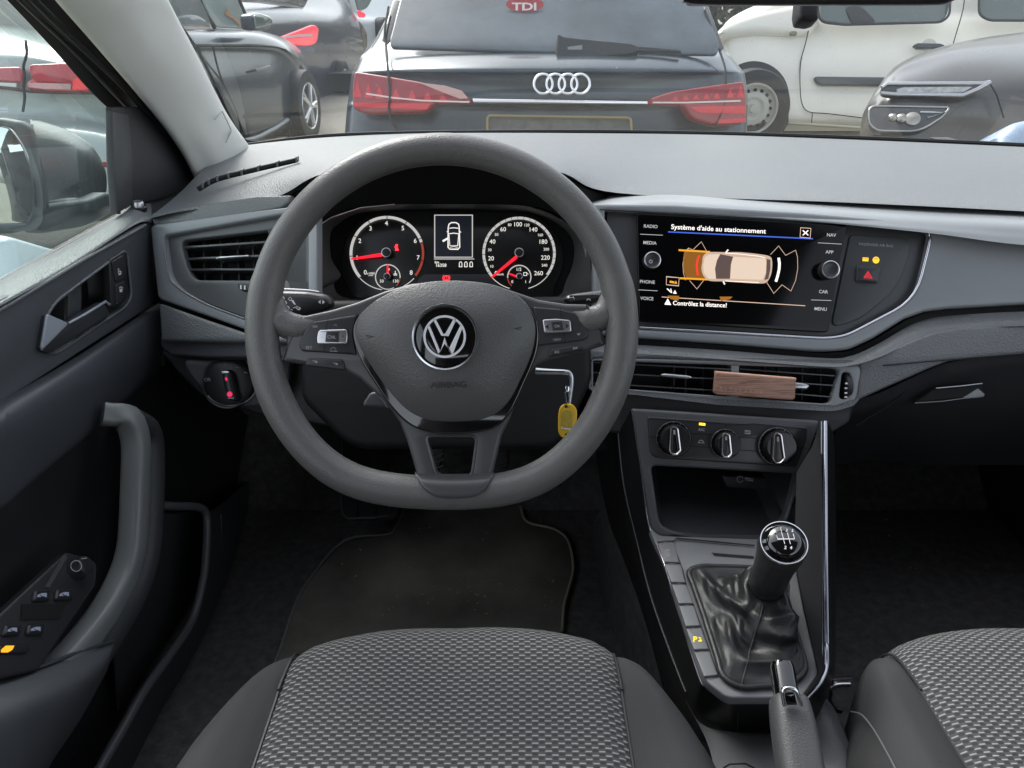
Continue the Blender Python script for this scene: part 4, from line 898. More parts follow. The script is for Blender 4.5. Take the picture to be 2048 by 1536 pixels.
strip('button_chrome_frame',B4((1148,1035,14),(1255,1030,14),(1275,1140),(1168,1138)),HPl,.004,.0013,chrome,hb,closed=False) if 0 else tube('button_chrome_frame',pt(HPl,fillet(B4((1168,1142),(1147,1032,18),(1240,1030,18),(1275,1140)),0)),.0018,chrome,hb,seg=8)
plate('button_face',B4((1158,1070,6),(1232,1062,6),(1250,1140),(1172,1140)),HPl,.004,.001,gloss,hb,off=-.001)
plate('button_top',B4((1152,1036,8),(1240,1034,8),(1244,1062),(1156,1066)),HPl,.005,.0015,alu,hb,off=-.0005)
# seat belt buckle cable by the passenger seat
bk=thing('seat_belt_anchor','pair of thin grey rails and a dark loop between console and passenger seat','seat rail',PD(1685,1370,.85))
tube('rail_bar',[PD(*B4((1455,985))[0],.82),PD(*B4((1580,975))[0],.84)],.004,alu,bk,seg=8)
tube('rail_bar',cr([PD(*B4(p)[0],.82) for p in ((1450,1035),(1500,1012),(1580,1008))],4),.0028,alu,bk,seg=8)
tube('cable_loop',cr([PD(*B4(p)[0],.82) for p in ((1455,1050),(1450,1110),(1480,1160),(1525,1175))],6),.003,satin,bk,seg=8)
# ================= hatchback body shell round the cabin
cbd=thing('car_body','cabin shell of the hatchback: cream windscreen pillar, black seals, carpeted footwell','car body',(-.55,.9,.3))
def rx(*a): return [PX(x,y,X) for x,y,X in a]
# A pillar: rows from outer (left) to inner (right) edge; columns bottom->top
pl0=rx((396,366,-.53),(362,301,-.53),(308,226,-.528),(191,89,-.52),(113,0,-.51),(20,-110,-.50),(-120,-280,-.49))
pl1=rx((420,352,-.515),(388,290,-.512),(336,214,-.51),(225,80,-.50),(160,0,-.49),(75,-110,-.48),(-50,-280,-.46))
pl2=rx((448,346,-.500),(425,285,-.495),(382,200,-.49),(290,70,-.478),(245,0,-.468),(175,-110,-.455),(60,-280,-.43))
pl3=rx((470,336,-.495),(470,290,-.488),(425,205,-.482),(352,60,-.47),(325,0,-.462),(270,-110,-.45),(170,-280,-.42))
pl4=rx((497,294,-.50),(494,288,-.498),(450,222,-.495),(388,100,-.485),(336,0,-.475),(285,-110,-.46),(185,-280,-.43))
def cD(r,dD): return [CAM+(p-CAM)*(1+dD) for p in r]
pl5=cD(pl4,.05)
loft('windscreen_pillar',[cD(pl0,.04),pl0,pl1,pl2,pl3,pl4,pl5],pillarm,cbd,nu=6,nv=5,ang=60)
ac=Plane(PD(455,262,1.30),(PD(455,262,1.30)-CAM)*-1)
strip('airbag_tab_seam',Z1((1255,700),(1300,650),(1350,755),(1322,835),(1355,765)),PL3(PX(448,222,-.488),PX(497,294,-.494),PX(425,260,-.48)),.004,.0008,mat('seam_grey',(.3,.3,.29),.7),cbd)
# black seal + frame between pillar and window
s0=rx((14,0,-.585),(113,106,-.585),(175,180,-.585),(222,224,-.585)); 
fr0=rx((-180,-200,-.575),(14,0,-.58),(113,106,-.58),(180,182,-.58),(222,222,-.58),(232,232,-.58))
fr1=rx((-130,-200,-.56),(55,0,-.565),(150,106,-.565),(215,170,-.565),(262,212,-.565),(290,232,-.565))
fr2=rx((-100,-200,-.55),(80,0,-.55),(170,96,-.552),(235,160,-.553),(290,224,-.554),(330,268,-.555))
fr3=rx((-60,-200,-.535),(113,0,-.535),(191,89,-.538),(255,165,-.54),(308,226,-.542),(345,272,-.543))
loft('door_frame_seal',[fr0,fr1,fr2,fr3],rubber,cbd,nu=6,nv=4,ang=50)
tube('seal_lip',cr(rx((-120,-200,-.535),(58,-10,-.54),(160,90,-.543),(228,155,-.545),(285,215,-.547),(345,285,-.55),(378,340,-.55),(386,368,-.548)),6),.0045,rubber,cbd,seg=8)
tube('seal_lip',cr(rx((-150,-200,-.55),(30,-10,-.557),(135,90,-.56),(200,158,-.56),(250,210,-.562)),6),.003,satin,cbd,seg=8)
# windscreen glass
wgm=pane_mat('windscreen_glass',(.93,.96,.95),dust_veil=.10)
gq=[PD(300,345,1.50),PD(490,292,1.55),PD(1100,262,1.66),PD(1800,282,1.6),PD(2500,330,1.45)]
dv=Vector((0,-.80,.56))
grow=[gq,[p+dv*.55+Vector((0,0,.02)) for p in gq],[p+dv*1.05 for p in gq]]
grow[2]=[Vector((p.x*.9,p.y,p.z)) for p in grow[2]]
loft('windscreen',grow,wgm,cbd,nu=6,nv=5)
tube('windscreen_seal',cr([PD(486,291,1.49),PD(700,269,1.53),PD(1100,263,1.57),PD(1400,266,1.56),PD(1700,275,1.52),PD(2048,290,1.47),PD(2330,303,1.42)],6),.0042,rubber,cbd,seg=6)
tube('windscreen_edge_band',cr([PD(x,y,D) for x,y,D in ((318,-10,1.12),(400,110,1.28),(455,225,1.42),(478,268,1.50),(500,283,1.54),(560,282,1.56))],6),.003,rubber,cbd,seg=6)
# floor and footwell
boxw('floor_carpet',(-.60,-.6,.27),(.95,1.75,.30),carpet,cbd,.01)
boxw('side_panel',(.90,-1.5,.27),(.96,1.75,.90),dark,cbd,.01)
boxw('dash_end_panel',(-.60,1.14,.3),(-.565,1.75,.82),void,cbd,.0)
roofm=mat('unseen_roof_lining',(.12,.12,.115),.9)
boxw('unseen_roof_lining',(-.50,-1.9,1.43),(.94,.47,1.47),roofm,cbd,.01)  # unseen roof: blocks sky reflections, cut short in front to let light in
boxw('rear_bulkhead',(-.6,-1.6,.3),(.95,-1.5,1.28),dark,cbd,.02)  # unseen rear wall, raised to keep sky reflections off the screen
boxw('middle_pillar',(-.60,-.42,.3),(-.53,-.28,1.44),dark,cbd,.02)
boxw('rear_quarter',(-.60,-1.5,.3),(-.54,-.42,.98),dark,cbd,.02)
bm=grid_bm([[Vector((x,1.20,.30)) for x in (-.62,.1,1.2)],[Vector((x,1.45,.52)) for x in (-.62,.1,1.2)],[Vector((x,1.52,.9)) for x in (-.62,.1,1.2)]]); obj('firewall',bm,carpet,cbd)
tn2=[[PZ(1180,1060,.30),PZ(1215,1230,.30),PZ(1290,1400,.30),PZ(1400,1600,.30)],[PD(1215,1000,1.14),PD(1262,1180,1.06),PD(1330,1340,.97),PD(1420,1540,.86)],[PD(1290,950,1.02),PD(1330,1120,.96),PD(1400,1300,.86),PD(1500,1540,.76)]]
loft('tunnel_carpet',tn2,carpet,cbd,nu=5,nv=4)
kp=[[PX(300,760,-.56),PX(520,860,-.56),PX(590,960,-.56)],[PX(380,1010,-.55),PX(520,1060,-.54),PX(560,1010,-.54)],[PX(300,1500,-.55),PX(440,1300,-.54),PX(560,1120,-.53)]]
loft('kick_panel',kp,dgrain,cbd,nu=5,nv=5,back=.01)
sl=[rx((610,980,-.50),(590,1100,-.50),(500,1330,-.50),(380,1650,-.50)),rx((560,1010,-.515),(520,1110,-.515),(430,1320,-.515),(300,1650,-.515)),rx((530,1000,-.53),(490,1110,-.535),(395,1300,-.535),(230,1650,-.535))]
loft('door_sill',sl,dgrain,cbd,nu=6,nv=4,back=.01,ang=60)
tube('sill_edge',cr(rx((575,985,-.51),(528,1045,-.51),(515,1080,-.51),(500,1140,-.51)),6),.0035,satin,cbd,seg=8)
# interior mirror above windscreen
mr=thing('rear_view_mirror','underside of the black interior mirror hanging at the top of the windscreen','mirror',PD(1640,-10,.62))
mb=[PD(x,y,.62) for x,y in ((1375,-14),(1500,-14),(1640,-14),(1780,-14),(1905,-18))]
tube('mirror_housing',cr([PD(x,y,.62) for x,y in ((1370,-18),(1420,-12),(1640,-12),(1850,-12),(1895,-16),(1920,-34))],6),[.0085]*31,satin,mr,seg=12)
plate('mirror_body',[(1385,-14,10),(1900,-16,12),(1925,-60,20),(1895,-125,20),(1395,-122,20),(1368,-60,20)],PLD(.62),.028,.008,satin,mr,off=0)
plate('mirror_glass',[(1395,-24,8),(1890,-26,8),(1910,-60,16),(1885,-115,16),(1402,-112,16),(1380,-60,16)],PLD(.62),.003,.001,mat('interior_mirror_silver',(.7,.72,.72),.03,1),mr,off=.001)
plate('mirror_stalk',[(1602,-30),(1642,-30),(1640,36,6),(1625,41,4),(1600,38,6),(1597,20)],PLD(.68),.02,.004,dark,mr,off=0)
# ================= front left door, slightly open
dr=thing('front_door','open driver door with grey trim, silver inner handle, window switches and black door mirror','door',(-.52,.6,.5))
# rows across the door top -> bottom
A0=rx((-150,640,-.56),(0,562,-.56),(130,492,-.56),(236,430,-.56),(266,409,-.558),(300,404,-.555))
A1=rx((-150,655,-.535),(0,575,-.535),(130,505,-.535),(236,440,-.535),(270,416,-.533),(303,420,-.530))
A2=rx((-150,690,-.505),(0,602,-.505),(130,530,-.507),(236,462,-.508),(280,436,-.508),(303,438,-.506))
A3=rx((-150,700,-.50),(0,612,-.50),(130,540,-.502),(236,470,-.503),(282,444,-.503),(303,446,-.502))
loft('window_sill_trim',[A0,A1,A2,A3],soft,dr,nu=6,nv=5,ang=55)
XP=Plane((-.502,0,0),(1,0,0))
up=Z4((-300,760),(50,560,30),(140,540),(500,330),(860,128,10),(884,140,6),(905,590,6),(880,625),(50,1160,8),(-300,1420))
hh=Z4((275,670,14),(330,590,60),(740,285,16),(775,600,30),(640,690),(320,905,30),(240,880,14))
plate('upper_door_panel',up,XP,.012,.002,mat('door_panel_grey',(.085,.09,.1),.45,grain=.00005,gscale=.0011,var=.06),dr,off=-.002,holes=[hh])
strip('panel_bevel',Z4((-100,700),(60,610),(140,560),(500,345),(850,148)),XP,.000,.0022,soft,dr)
ins=Z4((48,1150,6),(105,700,30),(150,605,30),(480,400),(840,165,12),(880,590),(870,612))
plate('handle_bowl',Z4((240,640),(800,240),(800,640),(300,940),(200,920)),XP,.004,.001,dark,dr,off=-.045)
bowl0=[XP.at(*p,-.003) for p in fillet(hh,0)]
bc=sum(bowl0,Vector())/len(bowl0)
bm=grid_bm([bowl0,[p+Vector((-.018,0,0))+(bc-p)*.06 for p in bowl0],[p+Vector((-.043,0,0))+(bc-p)*.22 for p in bowl0]],True)
obj('bowl_wall',bm,mat('bowl_grey',(.05,.05,.055),.4,var=.05),dr,50)
strip('bowl_rim',fillet(hh,0),XP,-.0015,.0018,soft,dr,closed=True)
plate('bowl_web',Z4((470,440),(640,350),(690,330),(660,640),(640,690),(470,700)),XP,.004,.001,dgrain,dr,off=-.03) if 0 else None
plate('bowl_divider',Z4((405,520),(480,470),(478,700),(400,720)),XP,.006,.002,dgrain,dr,off=-.014)
dh_=plate('door_handle',Z4((278,668,4),(405,718,8),(610,595,6),(648,660,8),(640,690,6),(300,905,16),(242,878,8)),XP,.012,.004,mat('handle_satin',(.06,.062,.068),.3,.3),dr,off=.004)
plate('handle_paddle',Z4((278,665,4),(408,722,10),(330,800),(250,878,5),(245,860)),XP,.003,.0012,mat('handle_silver',(.42,.46,.52),.35,.3),dh_,off=.0062)
strip('handle_edge',Z4((400,722),(500,668),(618,594),(640,612)),XP,.0045,.0016,MATS['handle_silver'],dh_)
strip('handle_side',Z4((275,672),(258,760),(244,878)),XP,.0045,.0012,MATS['handle_silver'],dh_)
lk=plate('lock_button_panel',Z4((642,350,6),(738,290,8),(755,580,14),(670,632,6),(655,620)),XP,.01,.002,satin,dr,off=.001)
plate('lock_button',Z4((658,362,4),(725,318,6),(732,460,4),(680,482,4)),XP,.004,.001,dark,lk,off=.003)
plate('lock_button',Z4((680,495,4),(734,470,4),(742,575,10),(682,622,6)),XP,.004,.001,dark,lk,off=.003)
g=Gfx(XP,.0035,Z4); g.arc((700,425),9,5,0,180,8); g.poly((693,428),(708,424),(710,436),(694,440)); g.line([(690,412),(697,400)],4); g.arc((708,518),9,5,0,180,8); g.poly((700,522),(716,518),(716,538),(700,540)); g.build('lock_symbols',white,lk)
lathe('lock_pin',PX(278,419,-.528),Vector((.1,-.1,1)),[(.0,.012),(.006,.012),(.0075,.010),(.0078,0)],alu,dr,seg=24)
lathe('pin_collar',PX(279,421,-.528),Vector((.1,-.1,1)),[(.0105,.000),(.0105,.006),(.0088,.007),(.0085,.0)],satin,dr,seg=24)
plate('sill_corner',[(262,404),(330,388),(386,364),(404,372),(360,408),(305,438),(272,446)],Plane((-.556,0,0),(1,0,0)),.012,.002,soft,dr)
boxw('outer_skin',(-.64,-.3,.32),(-.575,1.12,.80),mat('door_skin_black',(.01,.01,.012),.6),dr,.01)
plate('belt_seal',[(-300,722),(0,564),(236,432),(262,414),(312,396),(316,475),(236,500),(0,640),(-300,790)],Plane((-.570,0,0),(1,0,0)),.006,.001,rubber,dr)
# padded band
C0=rx((-150,880,-.505),(0,800,-.505),(16,792,-.505),(150,715,-.506),(306,613,-.508),(316,606,-.508))
C1=rx((-150,905,-.485),(0,822,-.485),(25,808,-.485),(160,730,-.488),(312,632,-.494),(322,628,-.498))
C2=rx((-150,950,-.475),(0,872,-.475),(40,855,-.476),(170,780,-.48),(316,690,-.488),(325,690,-.494))
C3=rx((-150,1090,-.482),(0,1005,-.482),(60,955,-.483),(180,855,-.487),(300,745,-.494),(322,722,-.498))
C4=rx((-150,1105,-.495),(0,1018,-.495),(62,966,-.495),(182,866,-.498),(302,756,-.504),(324,732,-.506))
loft('padded_door_band',[C0,C1,C2,C3,C4],mat('door_band_vinyl',(.06,.064,.073),.45,grain=.00014,gscale=.0014,var=.05),dr,nu=6,nv=5,ang=60)
D0=rx((-150,1100,-.500),(0,1010,-.500),(62,960,-.500),(182,862,-.503),(310,745,-.508),(330,730,-.509))
D1=rx((-150,1300,-.525),(0,1200,-.525),(62,1160,-.525),(182,1080,-.525),(400,940,-.525),(520,860,-.525))
D2=rx((-150,1900,-.52),(0,1800,-.52),(62,1750,-.52),(182,1600,-.52),(400,1400,-.52),(540,1050,-.53))
loft('lower_door_panel',[D0,D1,D2],dark,dr,nu=6,nv=6,back=None)
for i,(y0,y1) in enumerate((((0,1017),(60,964)),)): pass
strip('band_seam',[(-100,1078),(0,1012),(62,962),(182,862),(245,806)],XP,.004,.0009,trim,dr,n=4)
# pull handle: thick bar from the band down to the armrest
ph=[PX(x,y,X) for x,y,X in ((205,828,-.475),(252,836,-.455),(271,880,-.448),(271,960,-.446),(268,1040,-.446),(262,1100,-.447),(243,1160,-.45),(205,1230,-.452),(150,1300,-.455),(95,1360,-.458),(20,1440,-.46))]
hp=cr(ph,6)
tube('pull_handle',hp,[.0135]*6+[.0145]*(len(hp)-6),mat('pull_handle_plastic',(.2,.208,.205),.32,grain=.00003,gscale=.001,kind='noise',var=.04),dr,seg=28,flat=1.0,sq=.55,nrm=Vector((1,0,0)))
pb=[PX(x,y,X) for x,y,X in ((262,842,-.475),(296,870,-.472),(300,960,-.47),(297,1040,-.47),(290,1110,-.47),(268,1180,-.472),(230,1250,-.475),(180,1330,-.48))]
tube('pull_handle_back',cr(pb,5),.018,dgrain,dr,seg=14)
# armrest with switches
SPn=PL3(PX(130,1100,-.475),PX(190,1160,-.455),PX(0,1340,-.46))
arm=plate('switch_panel',B1((-200,950),(0,790),(325,488,8),(475,540,16),(465,650),(190,1060),(0,1105),(-200,1160)),SPn,.015,.003,mat('switch_panel_grey',(.03,.031,.034),.4,grain=.00003,gscale=.001,kind='noise'),dr)
kc=SPn.at(*B1((368,575))[0])
mk=lathe('mirror_knob',kc,SPn.n,[(.0,.014),(.007,.0145),(.0098,.013),(.0105,.010),(.0125,.002),(.0128,0)],satin,dr,seg=32)
g=Gfx(SPn,.0155,B1); g.arc((368,560),26,4,0,360,20); g.line([(395,525),(420,522)],5); g.build('knob_marks',dimwhite,mk)
g=Gfx(SPn,.001,B1); g.poly((310,505),(325,520),(240,665),(215,662)); g.build('panel_grooves',mat('groove_grey',(.08,.08,.085),.4),arm)
for (x,y,w) in ((208,705,34),(315,700,34),(65,872,34),(178,868,34)):
    s=plate('window_switch',B1((x-38,y-30,6),(x+44,y-34,6),(x+40,y+22,8),(x-48,y+26,8)),SPn,.01,.003,satin,dr,off=.004,label=None)
    g=Gfx(SPn,.0043,B1); g.poly((x-30,y+5),(x-26,y-5),(x-5,y-14),(x+18,y-14),(x+18,y+6)); g.build('window_symbol',mat('blue_grey_symbol',(.42,.46,.6),.4),s)
    g=Gfx(SPn,.0046,B1); g.line([(x-12,y-6),(x-6,y+4),(x+10,y+3)],4); g.build('symbol_line',dark,s)
g=Gfx(SPn,.0012,B1); g.poly((105,745),(320,745),(290,815),(100,820)); g.build('switch_recess',void,arm)
s=plate('child_lock_switch',B1((0,940,6),(150,935,10),(140,980,10),(-20,985,6)),SPn,.006,.002,satin,dr,off=.003)
g=Gfx(SPn,.0034,B1); g.poly((5,965),(28,945),(70,945),(60,965),(38,978),(5,978)); g.build('switch_lamp',glow('switch_orange',(1,.42,.02),1.2),s)
# cloth elbow rest bottom left
e_=[rx((-150,1380,-.50),(0,1360,-.47),(76,1338,-.455),(160,1306,-.445),(222,1284,-.44),(228,1282,-.44)),
    rx((-150,1440,-.44),(0,1420,-.42),(76,1400,-.415),(150,1370,-.42),(210,1330,-.43),(226,1295,-.44)),
    rx((-150,1540,-.43),(0,1540,-.42),(60,1500,-.425),(120,1450,-.43),(180,1390,-.44),(222,1310,-.45)),
    rx((-150,1700,-.44),(0,1700,-.44),(60,1640,-.445),(95,1540,-.45),(160,1440,-.455),(215,1340,-.46))]
loft('elbow_rest',e_,mat('elbow_cloth',(.085,.09,.098),.8,grain=.0003,gscale=.001,kind='noise'),dr,nu=6,nv=6,ang=60)
tube('elbow_edge',cr(rx((-100,1366,-.475),(0,1357,-.468),(76,1335,-.453),(160,1303,-.443),(226,1282,-.438)),5),.002,dgrain,dr,seg=6)
# map pocket rim
tube('door_pocket_rim',cr(rx((300,1010,-.47),(340,1012,-.462),(395,1014,-.455),(411,1026,-.452),(414,1060,-.45),(411,1120,-.45),(405,1165,-.45),(385,1240,-.452),(340,1310,-.456),(290,1380,-.46),(245,1460,-.462),(195,1545,-.465),(140,1640,-.467)),6),.0058,mat('pocket_rim_plastic',(.11,.115,.125),.35),dr,seg=12)
po=[rx((411,1026,-.452),(414,1060,-.45),(411,1120,-.45),(405,1165,-.45),(385,1240,-.452),(340,1310,-.456),(290,1380,-.46),(195,1545,-.465),(140,1640,-.467)),
    rx((440,1010,-.47),(452,1080,-.47),(448,1160,-.47),(430,1240,-.47),(405,1310,-.472),(370,1380,-.475),(330,1450,-.48),(260,1600,-.48),(210,1690,-.48)),
    rx((500,960,-.505),(508,1080,-.505),(500,1170,-.505),(480,1250,-.505),(450,1330,-.505),(410,1400,-.505),(375,1470,-.505),(300,1600,-.505),(250,1690,-.505))]
loft('door_pocket',po,dgrain,dr,nu=5,nv=5,ang=60)
tube('pocket_seam',cr(rx((442,1030,-.468),(443,1100,-.466),(436,1180,-.468),(425,1245,-.468)),5),.0008,trim,dr,seg=6)
plate('pocket_inner_wall',[(305,1030),(405,1022),(408,1100),(400,1170),(300,1330),(240,1420),(230,1300),(300,1150)],Plane((-.505,0,0),(1,0,0)),.004,.001,mat('pocket_inside',(.05,.05,.056),.6),dr)
# quarter panel triangle and its frame strip
QP=Plane((-.548,0,0),(1,0,0))
plate('mirror_triangle',[(224,214),(290,214),(345,262),(380,315,10),(392,372,4),(330,396),(300,404),(262,409),(238,425)],QP,.01,.002,mat('triangle_black',(.025,.025,.028),.5,grain=.00008,gscale=.0012),dr,off=0)
plate('window_post',[(226,222),(232,222),(258,226),(268,330),(266,409),(236,428),(229,330)],QP,.012,.003,mat('post_grey',(.06,.06,.062),.4),dr,off=.003)
tube('window_post_seal',[PX(x,y,-.552) for x,y in ((226,215),(229,330),(237,428))],.003,rubber,dr,seg=6)
plate('side_window',[(-300,-300),(-100,-300),(14,0),(113,106),(222,222),(236,428),(0,560),(-300,720)],Plane((-.565,0,0),(1,0,0)),.004,.001,pane_mat('side_window_glass',(.9,.96,.94),dust_veil=.018),dr)
# door mirror
MP=PL3(PD(20,330,1.02),PD(210,330,1.22),PD(120,450,1.12))
mm=lambda *a: Z1(*a)
mbod=[rx((60,238,-.765),(90,243,-.78),(140,262,-.78),(180,288,-.76),(200,315,-.75)),
      rx((62,262,-.735),(70,266,-.74),(125,288,-.75),(180,318,-.745),(212,345,-.74)),
      rx((66,335,-.705),(80,345,-.715),(130,350,-.735),(190,372,-.738),(213,380,-.738)),
      rx((70,415,-.705),(90,405,-.715),(130,396,-.73),(180,395,-.735),(205,390,-.738))]
dm=loft('door_mirror',mbod,mat('mirror_black_paint',(.02,.025,.028),.3,coat=.3,dirt=((.3,.3,.3),190,.66,.72)),dr,nu=6,nv=6,back=.05,ang=60)
fo=Z1((-300,700),(0,690,10),(120,712,20),(165,745,40),(195,850,20),(228,1120,20),(222,1290,20),(190,1340,30),(60,1372),(-300,1372))
fi=Z1((-280,742),(0,738),(60,752,30),(130,850,30),(190,1000,30),(216,1150,20),(212,1290,16),(180,1318,20),(-280,1330))
M2=Plane(PX(40,340,-.725),(.25,-.96,.1))
plate('mirror_frame',fo,M2,.03,.008,mat('mirror_frame_grey',(.09,.105,.11),.5,grain=.00006,gscale=.002,kind='noise'),dr,off=.012,holes=[fi])
plate('mirror_glass',fi,M2,.004,.001,mat('mirror_silver',(.75,.8,.78),.02,1),dr,off=-.002)
plate('mirror_lower',Z1((228,1200,10),(535,1165,8),(640,1120,8),(665,1250),(500,1330,20),(240,1370,10)),PL3(PX(80,420,-.71),PX(200,420,-.70),PX(100,480,-.71)),.03,.006,MATS['mirror_frame_grey'],dr,off=0)
plate('mirror_foot',Z1((535,1170,6),(665,1120,6),(680,1290),(540,1290,6)),Plane((-.63,0,0),(1,.3,0)),.04,.006,MATS['triangle_black'],dr)
# ================= mats, pedals, debris
fm=thing('floor_mat','dusty black carpet floor mat with crumbs on it in the driver footwell','floor mat',PZ(900,1150,.31))
Zm=Plane((0,0,.309),(0,0,1))
mo=B2((60,1500),(150,1290,10),(230,1050,20),(300,925,30),(480,720,20),(700,690,30),(745,640,30),(790,560),(850,480),(1340,480),(1385,540),(1420,620,30),(1560,660,30),(1630,720,40),(1655,860,60),(1612,1050,20),(1598,1180),(1580,1500))
plate('mat_carpet',mo,Zm,.006,.002,matm,fm)
tube('mat_binding',pt(Zm,B2((790,560),(745,640),(705,688),(480,720),(300,925),(230,1050),(150,1290),(60,1500)),.0005,4),.0022,mat('mat_binding_cloth',(.2,.2,.19),.8),fm,seg=6)
tube('mat_binding',pt(Zm,B2((1385,545),(1420,625),(1560,662),(1630,725),(1655,860),(1630,970),(1608,1050),(1598,1180)),.0005,4),.0024,mat('mat_binding_pale',(.42,.39,.28),.8),fm,seg=6)
# heel wear patches as thin dusty pads
crumb=mat('straw_crumbs',(.42,.36,.2),.8)
rnd=random.Random(3)
bm=bmesh.new()
for i in range(70):
    x=rnd.gauss(1180,330); y=rnd.gauss(930,130)
    if not(450<x<1580 and 620<y<1150): continue
    s=rnd.choice([.0009,.0011,.0014,.002]); p=Zm.at(*B2((x,y))[0],.001)
    bmesh.ops.create_icosphere(bm,subdivisions=1,radius=s,matrix=Matrix.Translation(p)@Matrix.Rotation(rnd.random()*3,4,'Z')@Matrix.Diagonal((1+rnd.random()*1.5,1,.5,1)))
a=Zm.at(*B2((1200,935))[0],.002); b=Zm.at(*B2((1240,918))[0],.002); tube_bm([a,b],.0008,6,bm=bm)
cr_=obj('crumbs',bm,crumb,None); tag(cr_,'scattered pale crumbs and a bit of straw on the driver floor mat','crumbs',kind='stuff')
fr=thing('foot_rest','black ribbed rubber foot rest pad at the left of the driver footwell','foot rest',PD(735,950,1.35))
RP=PL3(PD(700,860,1.42),PD(780,860,1.42),PD(730,1040,1.27))
plate('rest_pad',B2((455,100,20),(720,100,20),(700,420),(770,590,20),(640,602),(490,602,40),(468,520,20)),RP,.012,.003,mat('rest_rubber',(.02,.02,.021),.55,grain=.0001,gscale=.002,kind='noise'),fr)
for x in (540,630,708): strip('pad_rib',B2((x,150),(x+4,400),(x+10,596)),RP,.001,.0022,satin,fr)
strip('pad_border',B2((470,150),(468,520),(490,600),(560,604),(640,603)),RP,.001,.0018,mat('pad_edge_grey',(.07,.07,.07),.5),fr,n=4)
RB=PLD(1.32)
ribm=mat('pedal_rubber',(.035,.034,.032),.5,grain=.0002,gscale=.004,var=.2)
def pedal(label,ring,bolt=True):
    t=thing('foot_pedal',label,'pedal',RB.at(ring[0][0],ring[0][1]),group='foot pedals behind the steering wheel')
    plate('pedal_pad',ring,RB,.015,.005,ribm,t,r=12)
    cx=sum(p[0] for p in ring)/len(ring); cy=sum(p[1] for p in ring)/len(ring)
    for k in range(-3,4): strip('tread',[(cx-16,cy+k*12+6),(cx+16,cy+k*12-6)],RB,.001,.0022,satin,t,seg=6)
    tube('pedal_arm',[RB.at(cx,cy,-.012),RB.at(cx+4,cy-90,-.03),RB.at(cx,cy-220,-.02)],.008,dark,t)
pedal('clutch pedal with worn grey pad seen left of the lower wheel spoke',[(852,880),(886,872),(890,900),(876,950),(850,960)])
pedal('brake pedal with diamond tread seen right of the lower wheel spoke',[(978,880),(1018,890),(1020,930),(1004,958),(972,950)])
t=thing('accelerator_pedal','narrow black accelerator pedal low in the footwell near the console','pedal',PD(1110,920,1.3))
plate('pedal_pad',[(1098,880,8),(1128,884,8),(1125,975,8),(1096,972,8)],RB,.012,.004,ribm,t)
# debris in the passenger footwell
pc=thing('carpet_debris','small pale scraps lying on the black passenger footwell carpet','debris',PZ(1780,1070,.30))
bm=bmesh.new()
CPl=Plane((0,0,.301),(0,0,1))
for x,y,s in ((1598,497,.0030),(1675,757,.0028),(1692,852,.0034),(1535,815,.001),(1820,1040,.0016),(1850,1045,.0014),(1885,1255,.001),(1400,950,.0008)):
    p=CPl.at(*B3((x,y))[0],.001); bmesh.ops.create_icosphere(bm,subdivisions=1,radius=s*.8,matrix=Matrix.Translation(p)@Matrix.Rotation(x,4,'Z')@Matrix.Diagonal((1.6,.8,.4,1)))
obj('scraps',bm,mat('pale_scrap',(.35,.35,.33),.8),pc)
tube('thin_thread',cr([CPl.at(*B3(p)[0],.001) for p in ((1600,470),(1690,590),(1750,690),(1810,780))],5),.0005,mat('thread_grey',(.06,.06,.06),.8),pc,seg=5)
